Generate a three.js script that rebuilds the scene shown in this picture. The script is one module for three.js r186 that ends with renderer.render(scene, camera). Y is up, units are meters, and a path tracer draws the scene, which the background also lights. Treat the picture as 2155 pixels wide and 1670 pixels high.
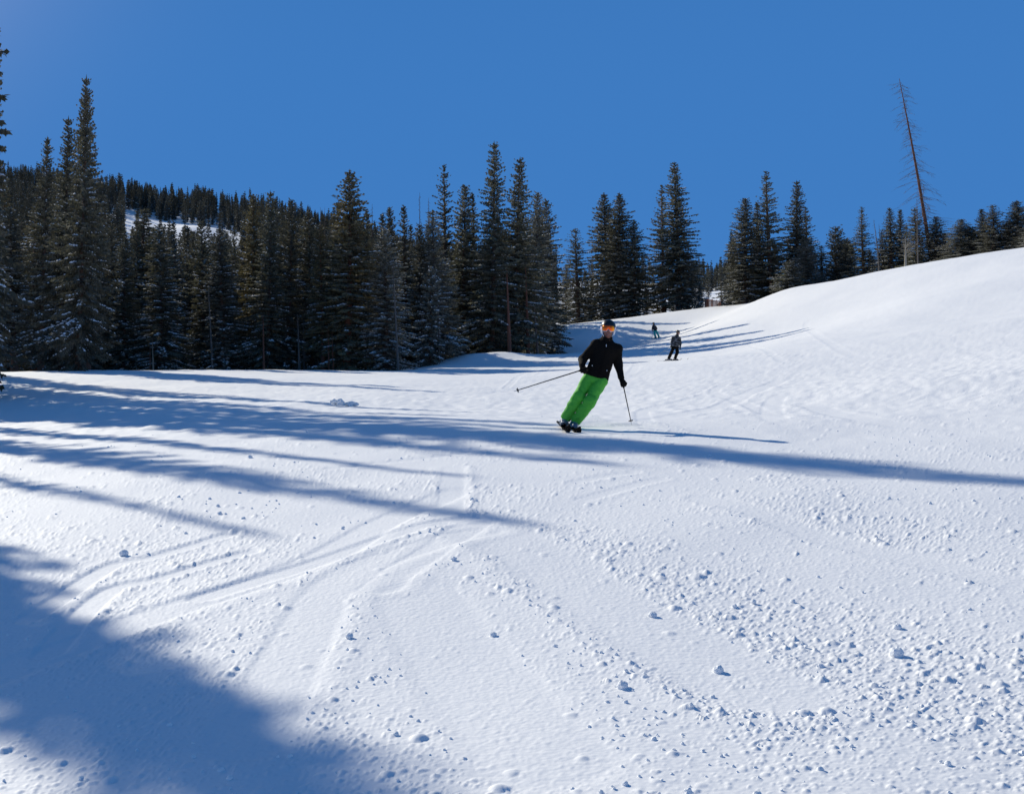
import * as THREE from 'three';
import { mergeGeometries } from 'three/addons/utils/BufferGeometryUtils.js';

// ------------------------------------------------------------------ camera, sky, sun, exposure
const F = 2374, CX = 1077.5, CY = 835, EYE = 1.6, PITCH = Math.atan(34 / F);
const scene = new THREE.Scene();
const camera = new THREE.PerspectiveCamera(2 * Math.atan(CY / F) * 180 / Math.PI, 2155 / 1670, 0.1, 6000);
camera.position.set(0, EYE, 0);
camera.rotation.x = PITCH;
scene.add(camera);

const renderer = new THREE.WebGLRenderer({ antialias: true });
renderer.setSize(1024, 793);
renderer.shadowMap.enabled = true;
renderer.toneMapping = THREE.LinearToneMapping;
renderer.toneMappingExposure = 1;

const SUN_EL = 29.7 * Math.PI / 180, SUN_AZ = 42.4 * Math.PI / 180;   // azimuth: to the left of straight ahead
const SUN = new THREE.Vector3(-Math.sin(SUN_AZ) * Math.cos(SUN_EL), Math.sin(SUN_EL), -Math.cos(SUN_AZ) * Math.cos(SUN_EL));
{
  const W = 512, HH = 256, data = new Float32Array(W * HH * 4);
  for (let j = 0; j < HH; j++) {
    const up = ((j + 0.5) / HH - 0.5) * Math.PI, y = Math.sin(up);
    for (let i = 0; i < W; i++) {
      const ro = ((i + 0.5) / W - 0.5) * 2 * Math.PI, x = Math.cos(ro) * Math.cos(up), z = Math.sin(ro) * Math.cos(up);
      const c = x * SUN.x + y * SUN.y + z * SUN.z, e = Math.max(0, y);
      const h = Math.exp(-e * 6), deep = Math.min(1, Math.max(0, (e - 0.25) / 0.7)), zen = 1 - 0.55 * deep * deep * (3 - 2 * deep);   // deeper blue overhead
      const glow = 1.3 * Math.exp(-52 * (1 - c));                          // bright air round the sun
      const k = (j * W + i) * 4;
      data[k] = (0.047 + 0.012 * h) * zen + glow;
      data[k + 1] = (0.193 + 0.030 * h) * zen + glow * 0.8;
      data[k + 2] = (0.525 + 0.050 * h) * zen + glow * 0.66;
      data[k + 3] = 1;
    }
  }
  const sky = new THREE.DataTexture(data, W, HH, THREE.RGBAFormat, THREE.FloatType);
  sky.mapping = THREE.EquirectangularReflectionMapping;
  sky.magFilter = sky.minFilter = THREE.LinearFilter;
  sky.needsUpdate = true;
  scene.background = sky; scene.environment = sky;
}
const sun = new THREE.DirectionalLight(new THREE.Color(1, 0.945, 0.80), 4.5);
sun.name = 'sun';
sun.target.position.set(0, 0, -60); sun.position.copy(SUN).multiplyScalar(200).add(sun.target.position);
sun.castShadow = true; sun.shadow.mapSize.set(4096, 4096);
Object.assign(sun.shadow.camera, { left: -160, right: 160, top: 120, bottom: -120, near: 1, far: 700 });
scene.add(sun, sun.target);

// ------------------------------------------------------------------ helpers
function rng(seed) { let s = seed >>> 0; return () => { s = (s + 0x6d2b79f5) | 0; let t = Math.imul(s ^ (s >>> 15), 1 | s); t = (t + Math.imul(t ^ (t >>> 7), 61 | t)) ^ t; return ((t ^ (t >>> 14)) >>> 0) / 4294967296; }; }
function hash(x, y, s = 0) { let h = Math.imul(x, 374761393) ^ Math.imul(y, 668265263) ^ Math.imul(s, 1442695041); h = Math.imul(h ^ (h >>> 13), 1274126177); h ^= h >>> 16; h = Math.imul(h, 0x85ebca6b); return ((h ^ (h >>> 15)) >>> 0) / 4294967296; }
function noise(x, y, s = 0, per = 0) {                                     // gradient noise, about -1..1; per = tile period
  const ix = Math.floor(x), iy = Math.floor(y), fx = x - ix, fy = y - iy;
  const g = (a, b, dx, dy) => { const k = hash(per ? ((a % per) + per) % per : a, per ? ((b % per) + per) % per : b, s) * 6.2832; return Math.cos(k) * dx + Math.sin(k) * dy; };
  const u = fx * fx * fx * (fx * (fx * 6 - 15) + 10), v = fy * fy * fy * (fy * (fy * 6 - 15) + 10);
  const a = g(ix, iy, fx, fy), b = g(ix + 1, iy, fx - 1, fy), c = g(ix, iy + 1, fx, fy - 1), d = g(ix + 1, iy + 1, fx - 1, fy - 1);
  return (a + (b - a) * u + (c + (d - c) * u - a - (b - a) * u) * v) * 1.5;
}
const sstep = (a, b, x) => { const t = Math.min(1, Math.max(0, (x - a) / (b - a))); return t * t * (3 - 2 * t); };
const lerp = (a, b, t) => a + (b - a) * t;
const V = (x, y, z) => new THREE.Vector3(x, y, z);
const CP = Math.cos(PITCH), SP = Math.sin(PITCH);
function at(px, py, d) {                                                   // the world point seen at that photograph pixel, d metres ahead
  const u = (px - CX) / F, v = (CY - py) / F, y = v * CP + SP, z = CP - v * SP;
  return V(u * d / z, EYE + y * d / z, -d);
}
const used = new Map();
function numbered(name) { const n = used.get(name) ?? 0; used.set(name, n + 1); return n ? name + '_' + String(n).padStart(3, '0') : name; }
function tag(o, label, category, group, kind) {
  if (label) o.userData.label = label; if (category) o.userData.category = category;
  if (group) o.userData.group = group; if (kind) o.userData.kind = kind;
  return o;
}
function thing(name, pos, label, category, group) { const o = new THREE.Group(); o.name = numbered(name); o.position.copy(pos); scene.add(o); return tag(o, label, category, group); }
function part(name, geo, mat, parent, label) {
  const m = new THREE.Mesh(geo, mat); m.name = name; m.castShadow = m.receiveShadow = true;
  if (label) m.userData.label = label;
  parent.add(m); return m;
}
function mat(r, g, b, rough = 0.8, extra = {}) { const m = new THREE.MeshStandardMaterial({ roughness: rough, side: THREE.DoubleSide, ...extra }); m.color.setRGB(r, g, b); return m; }

// ------------------------------------------------------------------ the land
const anchors = [];                                                         // x, d (metres ahead), height
const pin = (px, py, d) => { const p = at(px, py, d); anchors.push([p.x, d, p.y]); };
pin(1195, 901, 17); pin(1640, 929, 14.6); pin(1954, 1005, 10.9); pin(1954, 800, 25); pin(1954, 700, 45); pin(1954, 622, 70); pin(1954, 556, 96);
pin(227, 936, 17); pin(227, 832, 35); pin(227, 783, 75); pin(560, 779, 79); pin(0, 790, 66); pin(-300, 800, 50); pin(800, 850, 28); pin(700, 790, 62);
pin(870, 777, 84); pin(1190, 745, 92); pin(1100, 747, 93); pin(1190, 715, 122); pin(1190, 684, 150); pin(1380, 712, 122); pin(1430, 758, 68); pin(1330, 671, 150);
pin(1650, 611, 118); pin(1480, 647, 138); pin(1650, 700, 80); pin(1480, 694, 108); pin(1700, 800, 33); pin(1300, 810, 38); pin(1800, 581, 106); pin(2155, 530, 86); pin(2155, 640, 55); pin(1650, 850, 24);
anchors.push([0, 0, 0], [-6, 3, -0.2], [6, 3, 0.3], [0, 5, 0.42], [0, 10, 0.82],
  [-33, 97, 4.4], [-18, 100, 4.3], [-10, 103, 4.6], [-4, 112, 5.6], [2, 118, 6.6],
  [42, 118, 15.2], [30, 142, 15.0], [24, 162, 15.0], [10, 178, 13.8], [5, 165, 13.4], [48, 96, 16.2],
  [-60, 0, -4], [60, 0, 7], [0, -40, -3], [-60, -50, -7], [60, -50, 4], [-60, 110, 3.6], [-100, 110, 3], [100, 110, 19], [-50, 40, -1.5], [0, 240, 14], [-100, 240, 8], [100, 240, 18], [60, 50, 11]);
const TPS = (() => {
  const n = anchors.length, N = n + 3, S = 1 / 40, A = Array.from({ length: N }, () => new Float64Array(N + 1));
  const U = (r2) => (r2 < 1e-12 ? 0 : r2 * Math.log(r2));
  for (let i = 0; i < n; i++) {
    const [xi, di, hi] = anchors[i];
    for (let j = 0; j < n; j++) A[i][j] = U(((xi - anchors[j][0]) ** 2 + (di - anchors[j][1]) ** 2) * S * S);
    A[i][i] += 0.0006;
    A[i][n] = A[n][i] = 1; A[i][n + 1] = A[n + 1][i] = xi * S; A[i][n + 2] = A[n + 2][i] = di * S; A[i][N] = hi;
  }
  for (let c = 0; c < N; c++) {
    let p = c; for (let r = c + 1; r < N; r++) if (Math.abs(A[r][c]) > Math.abs(A[p][c])) p = r;
    [A[c], A[p]] = [A[p], A[c]];
    for (let r = 0; r < N; r++) if (r !== c && A[r][c]) { const k = A[r][c] / A[c][c]; for (let q = c; q <= N; q++) A[r][q] -= k * A[c][q]; }
  }
  const w = A.map((r, i) => r[N] / r[i]), ax = anchors.map((a) => a[0] * S), ad = anchors.map((a) => a[1] * S);
  return (x, d) => {
    x *= S; d *= S;
    let h = w[n] + w[n + 1] * x + w[n + 2] * d;
    for (let i = 0; i < n; i++) { const a = x - ax[i], b = d - ad[i], r2 = a * a + b * b; if (r2 > 1e-12) h += w[i] * r2 * Math.log(r2); }
    return h;
  };
})();
// far hills: the skyline of the ground, as height over distance, against direction
const RIDGE = [[-1500, 380], [-400, 382], [0, 388], [227, 412], [380, 432], [530, 458], [700, 492], [900, 545], [1100, 590], [1200, 588], [1300, 586], [1480, 600], [1540, 592], [1640, 615], [1900, 645], [2300, 640], [4000, 600]];
function ridgeSlope(px) {
  px = Math.min(3990, Math.max(-1490, px));
  let i = 0; while (RIDGE[i + 1][0] < px) i++;
  const [a, ya] = RIDGE[i], [b, yb] = RIDGE[i + 1];
  return (869 - lerp(ya, yb, sstep(0, 1, (px - a) / (b - a)))) / F;
}
function hill(x, d) {
  const u = x / Math.max(60, d), top = ridgeSlope(CX + u * F) * 600, t = (d - 190) / 410;
  let h = t <= 1 ? lerp(9 + 7 * sstep(-40, 60, x), top, Math.max(0, t)) : top - 30 * (t - 1) * (t - 1) - 4 * (t - 1);
  return h + noise(x / 70, d / 70, 5) * 3 * sstep(200, 320, d) + noise(x / 23, d / 23, 6) * 0.8 * sstep(200, 320, d);
}
function bump2(x, d, cx, cd, rx, rd, ang = 0) { const c = Math.cos(ang), s = Math.sin(ang), a = ((x - cx) * c + (d - cd) * s) / rx, b = (-(x - cx) * s + (d - cd) * c) / rd; return Math.exp(-a * a - b * b); }
function land(x, d) {
  const k = sstep(165, 235, d);
  let h = k < 1 ? TPS(Math.max(-130, Math.min(130, x)), Math.max(-60, d)) : 0;
  if (k > 0) h = lerp(h, hill(x, d), k);
  if (d > 70 && d < 110) h += 0.62 * bump2(x, d, -3.4, 89.5, 3.0, 2.6) + 0.25 * bump2(x, d, -0.4, 91, 1.6, 1.8);
  return h;
}
function groundAt(px, py) {                                                // where the sight line through a photograph pixel meets the land
  let a = 1; for (let d = 1; d < 260; d *= 1.02) { const p = at(px, py, d); if (p.y < land(p.x, d)) { let lo = a, hi = d; for (let i = 0; i < 30; i++) { const m = (lo + hi) / 2, q = at(px, py, m); q.y < land(q.x, m) ? hi = m : lo = m; } return at(px, py, hi); } a = d; }
  return at(px, py, 150);
}
const onLand = (x, d) => V(x, land(x, d), -d);

// ski tracks pressed into the snow: from pixel to pixel, width and depth in metres, berm of crumbs beside it
const tracks = [
  [[-150, 1470], [330, 1290], [640, 1190], [830, 1085], [960, 1030], 0.2, 0.03, 0.03], [[430, 1252], [640, 1190], [830, 1125], [985, 1088], 0.12, 0.03, 0.035],
  [[60, 1300], [227, 1190], [330, 1165], [480, 1120], 0.10, 0.04, 0.04], [[100, 1370], [227, 1240], [340, 1212], [520, 1160], 0.10, 0.04, 0.04],
  [[520, 1560], [640, 1330], [700, 1240], [800, 1180], [1010, 1120], 0.2, 0.02, 0.03], [[800, 1240], [850, 1200], [930, 1150], [1000, 1100], 0.16, 0.02, 0.025],
  [[1000, 1100], [1150, 1180], [1290, 1270], [1500, 1390], [1620, 1450], 0.3, 0.006, 0.06],
  [[1480, 1050], [1600, 1080], [1750, 1130], [2155, 1230], 0.16, 0.015, 0.02], [[1215, 1014], [1280, 1003], [1330, 996], 0.11, 0.02, 0.02], [[1232, 1046], [1300, 1030], [1390, 1010], 0.11, 0.018, 0.02],
  [[945, 1090], [950, 1040], [955, 985], 0.14, 0.01, 0.05], [[1630, 880], [1625, 855], [1640, 835], [1680, 830], 0.25, 0.03, 0.03], [[1700, 850], [1800, 875], [1900, 890], [2100, 900], 0.3, 0.03, 0.03],
  [[1150, 1600], [1020, 1440], [930, 1330], [880, 1250], 0.3, 0.015, 0.02], [[1250, 850], [1400, 880], [1560, 915], 0.5, 0.02, 0.03],
  [[700, 985], [900, 960], [1150, 920], [1195, 905], 0.12, 0.03, 0.03], [[1450, 760], [1560, 750], [1700, 745], 0.25, 0.05, 0.05], [[1195, 905], [1260, 890], [1500, 860], [1640, 800], 0.3, 0.04, 0.05],
  ...(() => { const r = rng(55), out = []; for (let i = 0; i < 9; i++) { const x = 1150 + 850 * r(), y = 640 + 200 * r() + (x - 1150) * -0.02, t = []; let px = x, py = Math.max(y, 735 - (x - 1190) * 0.2), k = r() * 6; for (let q = 0; q < 5; q++) { t.push([px, py]); px += 55 * Math.cos(k + q * 0.7); py += 8 + 12 * r() * (1 + q * 0.4); } out.push([...t, 0.12 + 0.1 * r(), 0.02, 0.05]); } return out; })(),
].map((t) => {
  const pts = t.filter(Array.isArray).map(([px, py]) => { const g = groundAt(px, py); return new THREE.Vector2(g.x, -g.z); });
  const curve = new THREE.SplineCurve(pts), line = curve.getPoints(28), [w, dep, berm] = t.slice(-3);
  const lo = [Infinity, Infinity], hi = [-Infinity, -Infinity];
  for (const p of line) { lo[0] = Math.min(lo[0], p.x); lo[1] = Math.min(lo[1], p.y); hi[0] = Math.max(hi[0], p.x); hi[1] = Math.max(hi[1], p.y); }
  return { line, w, dep: dep * 0.28, berm: berm * 0.28, lo, hi };
});
function trackAt(x, d) {                                                   // [height change, smoothness 0..1, berm 0..1]
  let h = 0, smooth = 0, berm = 0;
  for (const t of tracks) {
    const m = t.w * 4;
    if (x < t.lo[0] - m || x > t.hi[0] + m || d < t.lo[1] - m || d > t.hi[1] + m) continue;
    let best = 1e9, side = 0;
    for (let i = 0; i + 1 < t.line.length; i++) {
      const a = t.line[i], b = t.line[i + 1], ex = b.x - a.x, ey = b.y - a.y, l2 = ex * ex + ey * ey;
      const k = Math.min(1, Math.max(0, ((x - a.x) * ex + (d - a.y) * ey) / l2)), qx = x - a.x - ex * k, qy = d - a.y - ey * k, q = qx * qx + qy * qy;
      if (q < best) { best = q; side = ex * qy - ey * qx; }
    }
    const q = Math.sqrt(best) / t.w, in_ = 1 - sstep(0.72, 1.04, q), edge = Math.exp(-(((q - 1.35) / 0.38) ** 2)) * (side < 0 ? 1 : 0.35);
    h += -t.dep * in_ + t.berm * 0.5 * edge; smooth = Math.max(smooth, in_ * (t.w > 0.15 ? 0.55 : 0.9)); berm = Math.max(berm, edge * Math.min(1, t.berm / 0.04));
  }
  return [h, smooth, berm];
}
function crumbs(x, d, cell, seed, chance, power) {                         // rounded lumps of snow, a few per square metre
  const gx = x / cell, gy = d / cell, ix = Math.floor(gx), iy = Math.floor(gy); let h = 0;
  for (let a = -1; a <= 1; a++) for (let b = -1; b <= 1; b++) {
    const cx = ix + a, cy = iy + b;
    if (hash(cx, cy, seed) > chance) continue;
    const r = 0.16 + 0.34 * hash(cx, cy, seed + 1) ** power, px = cx + 0.2 + 0.6 * hash(cx, cy, seed + 2), py = cy + 0.2 + 0.6 * hash(cx, cy, seed + 3);
    const dx = gx - px, dy = gy - py, q = (dx * dx + dy * dy) / (r * r);
    if (q < 1) h = Math.max(h, r * cell * 0.95 * Math.pow(1 - q, 1.1));
  }
  return h;
}
const FEET = [];                                                           // packed snow under the skis
for (const [px, py, d, rad] of [[1190, 901, 17, 0.95], [1188, 905, 16.3, 0.8], [1415, 758, 68, 1.3], [1383, 712, 122, 1.4]]) FEET.push([at(px, py, d).x, d, rad]);
function detail(x, d, r) {
  let h = noise(x / 3.1, d / 3.7, 1) * 0.045 + noise(x / 1.15, d / 1.5, 2) * 0.014 * (r < 60 ? 1 : 0.5) + noise(x / 9, d / 11, 3) * 0.09 * sstep(8, 30, r);
  if (r > 240) return h;
  const [th, smooth, berm] = r < 130 ? trackAt(x, d) : [0, 0, 0];
  h += th;
  let calm = smooth; for (const [fx, fd, fr] of FEET) { const q = ((x - fx) ** 2 + (d - fd) ** 2) / (fr * fr); if (q < 1) { calm = Math.max(calm, sstep(1, 0.5, q)); h *= 1 - 0.8 * sstep(1, 0.5, q); } }
  const patch = sstep(-0.45, 0.75, noise((x + 0.4 * d) / 1.5, d / 3.4, 7) + 0.5 * noise(x / 0.6, d / 0.8, 8)), rough = Math.min(1, 0.9 * patch + berm) * (1 - 0.92 * calm);
  const far = 1 - sstep(30, 90, r);
  h += noise(x / 0.33, d / 0.4, 9) * 0.0018 * (0.3 + rough) * (1 - 0.8 * calm) + noise(x / 0.1, d / 0.12, 10) * (0.0004 + 0.0016 * rough) * (1 - 0.75 * calm);
  if (r < 60) h += noise(x / 0.045, d / 0.05, 14) * (0.0003 + 0.0012 * rough) * (1 - 0.8 * calm);
  if (r < 45) {
    const thin = 1 - 0.55 * sstep(9, 22, r);
    h += crumbs(x + 1.1, d + 2.7, 0.028, 60, 0.3 + 0.45 * rough, 1) * (0.38 + 0.5 * rough) * (1 - 0.9 * calm) * 0.62 * (1 - sstep(9, 16, r));
    h += crumbs(x, d, 0.048, 20, 0.22 + 0.5 * rough, 1.4) * (0.36 + 0.5 * rough) * (1 - 0.9 * calm) * 0.6 * thin;
    h += crumbs(x + 3.3, d + 1.7, 0.085, 30, 0.03 + 0.2 * rough * rough + 0.3 * berm, 1.8) * (1 - 0.9 * calm) * 0.5 * thin;
    h += crumbs(x + 9.1, d + 4.2, 0.17, 40, 0.004 * rough + 0.05 * berm * rough, 2.5) * (1 - calm) * 0.42 * thin;
  } else h += crumbs(x, d, 0.9, 50, 0.4, 2) * 0.06 * far;
  if (r > 11) h += (noise(x / 0.42, d / 0.6, 15) * 0.019 + noise(x / 0.9, d / 1.3, 16) * 0.012 + noise(x / 0.2, d / 0.26, 19) * 0.013) * sstep(11, 26, r) * (1 - 0.72 * sstep(26, 55, r)) * (1 - sstep(110, 220, r)) * (1 - calm);
  return h;
}
// surface grain of the snow, in metres
function tile(size, f) { const a = new Uint8Array(size * size * 4); for (let j = 0; j < size; j++) for (let i = 0; i < size; i++) { const v = Math.max(0, Math.min(255, Math.round(f(i / size, j / size) * 255))), k = (j * size + i) * 4; a[k] = a[k + 1] = a[k + 2] = v; a[k + 3] = 255; } const t = new THREE.DataTexture(a, size, size); t.wrapS = t.wrapT = THREE.RepeatWrapping; t.magFilter = t.minFilter = THREE.LinearFilter; t.needsUpdate = true; return t; }
const snowBump = tile(1024, (u, v) => {
  let h = 0.45 + noise(u * 22, v * 16, 61, 0) * 0;
  h += 0.16 * noise(u * 24, v * 18, 62, 0) * 0;
  const n = (k, l, s, p) => noise(u * p, v * p, s, p);
  h += 0.03 * n(0, 0, 63, 14) + 0.05 * n(0, 0, 64, 37) + 0.10 * n(0, 0, 65, 83) + 0.14 * n(0, 0, 66, 170) + 0.12 * n(0, 0, 68, 331);
  const streak = noise(u * 12, v * 96, 67, 12) ; h += 0.06 * streak * 0;
  return h;
});
snowBump.repeat.set(1 / 6.3, 1 / 6.3);
const snowMat = new THREE.MeshStandardMaterial({ roughness: 0.75, bumpMap: snowBump, bumpScale: 0.007, side: THREE.DoubleSide });
snowMat.color.setRGB(0.88, 0.88, 0.885);
{
  const angs = [];
  for (let i = 0; i <= 940; i++) angs.push(-27 + 54 * i / 940);
  const more = []; { let a = 27, s = 0.3; while (a < 176) { a += s; s = Math.min(9, s * 1.25); more.push(Math.min(a, 180)); } if (more[more.length - 1] < 180) more.push(180); }
  const all = [...more.map((a) => -a).reverse(), ...angs, ...more].map((a) => a * Math.PI / 180);
  const rad = [0.02, 0.5, 1, 1.6, 2.2, 2.7, 3.1]; { let r = 3.1; while (r < 1700) { const near = r * r / 1805 * 1.25, cap = r * (r < 220 ? 0.0105 : r < 700 ? 0.02 : 0.06); r += Math.min(near, cap); rad.push(r); } }
  const nA = all.length, nR = rad.length, pos = new Float32Array(nA * nR * 3), uv = new Float32Array(nA * nR * 2), idx = new Uint32Array((nA - 1) * (nR - 1) * 6);
  for (let j = 0, k = 0; j < nR; j++) for (let i = 0; i < nA; i++, k++) {
    const r = rad[j] / Math.cos(Math.min(Math.abs(all[i]), 0.5)), x = Math.sin(all[i]) * r, d = Math.cos(all[i]) * r;
    const fine = Math.abs(all[i]) < 0.6;
    pos[k * 3] = x; pos[k * 3 + 1] = land(x, d) + (r < 700 && fine ? detail(x, d, r) : 0); pos[k * 3 + 2] = -d;
    uv[k * 2] = x; uv[k * 2 + 1] = d;
  }
  let q = 0; for (let j = 0; j + 1 < nR; j++) for (let i = 0; i + 1 < nA; i++) { const a = j * nA + i, b = a + 1, c = a + nA, e = c + 1; idx[q++] = a; idx[q++] = b; idx[q++] = e; idx[q++] = a; idx[q++] = e; idx[q++] = c; }
  const g = new THREE.BufferGeometry();
  g.setAttribute('position', new THREE.BufferAttribute(pos, 3)); g.setAttribute('uv', new THREE.BufferAttribute(uv, 2)); g.setIndex(new THREE.BufferAttribute(idx, 1)); g.computeVertexNormals();
  const m = new THREE.Mesh(g, snowMat); m.name = 'snow_ground'; m.receiveShadow = m.castShadow = true; tag(m, null, null, null, 'structure'); m.userData.label = 'snow covered ski slope rising to a crest, with tracks and crumbled snow'; scene.add(m);
}

// ------------------------------------------------------------------ trees
class Tris {
  constructor() { this.p = []; this.c = []; }
  tri(a, b, c, col) { this.p.push(a.x, a.y, a.z, b.x, b.y, b.z, c.x, c.y, c.z); if (col) for (let i = 0; i < 3; i++) this.c.push(col[0], col[1], col[2]); }
  geo() { const g = new THREE.BufferGeometry(); g.setAttribute('position', new THREE.Float32BufferAttribute(this.p, 3)); if (this.c.length) g.setAttribute('color', new THREE.Float32BufferAttribute(this.c, 3)); return g; }
}
function tube(points, radii, sides = 6) {                                  // tapered limb through points
  const pos = [], idx = [], n = points.length, f = V(0.3, 0.1, 0.9);
  for (let i = 0; i < n; i++) {
    const t = points[Math.min(n - 1, i + 1)].clone().sub(points[Math.max(0, i - 1)]).normalize(), a = f.clone().cross(t).normalize(), b = t.clone().cross(a);
    for (let k = 0; k < sides; k++) { const w = k / sides * 2 * Math.PI, q = points[i].clone().addScaledVector(a, Math.cos(w) * radii[i]).addScaledVector(b, Math.sin(w) * radii[i]); pos.push(q.x, q.y, q.z); }
  }
  for (let i = 0; i + 1 < n; i++) for (let k = 0; k < sides; k++) { const a = i * sides + k, b = i * sides + (k + 1) % sides; idx.push(a, b, b + sides, a, b + sides, a + sides); }
  const top = pos.length / 3; pos.push(points[n - 1].x, points[n - 1].y, points[n - 1].z); for (let k = 0; k < sides; k++) idx.push((n - 1) * sides + k, (n - 1) * sides + (k + 1) % sides, top);
  const g = new THREE.BufferGeometry(); g.setAttribute('position', new THREE.Float32BufferAttribute(pos, 3)); g.setIndex(idx); g.computeVertexNormals(); return g;
}
const bark = mat(0.105, 0.06, 0.042, 0.95), greyBark = mat(0.13, 0.115, 0.1, 0.95), redBark = mat(0.17, 0.07, 0.042, 0.95), twigMat = mat(0.13, 0.09, 0.07, 0.95);
const leafMats = [[0.110, 0.105, 0.066], [0.127, 0.107, 0.05], [0.088, 0.084, 0.056], [0.168, 0.164, 0.132]].map((c) => new THREE.MeshPhysicalMaterial({ color: new THREE.Color().setRGB(...c), roughness: 0.95, transmission: 0.3, thickness: 0, vertexColors: true, side: THREE.DoubleSide }));
const dustMat = mat(0.86, 0.87, 0.89, 0.8);
const PROFILE = {
  cone: (t) => Math.pow(1 - t, 0.55), spire: (t) => Math.pow(1 - t, 0.71), column: (t) => Math.pow(1 - Math.pow(t, 3), 0.75) * (1 - 0.2 * t),
  narrow: (t) => (t > 0.66 ? 0.42 * Math.pow((1 - t) / 0.34, 0.6) : lerp(1, 0.42, Math.pow(t / 0.66, 1.4))), round: (t) => Math.sqrt(Math.max(0, 1 - t * t)) * 0.95,
};
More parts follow.
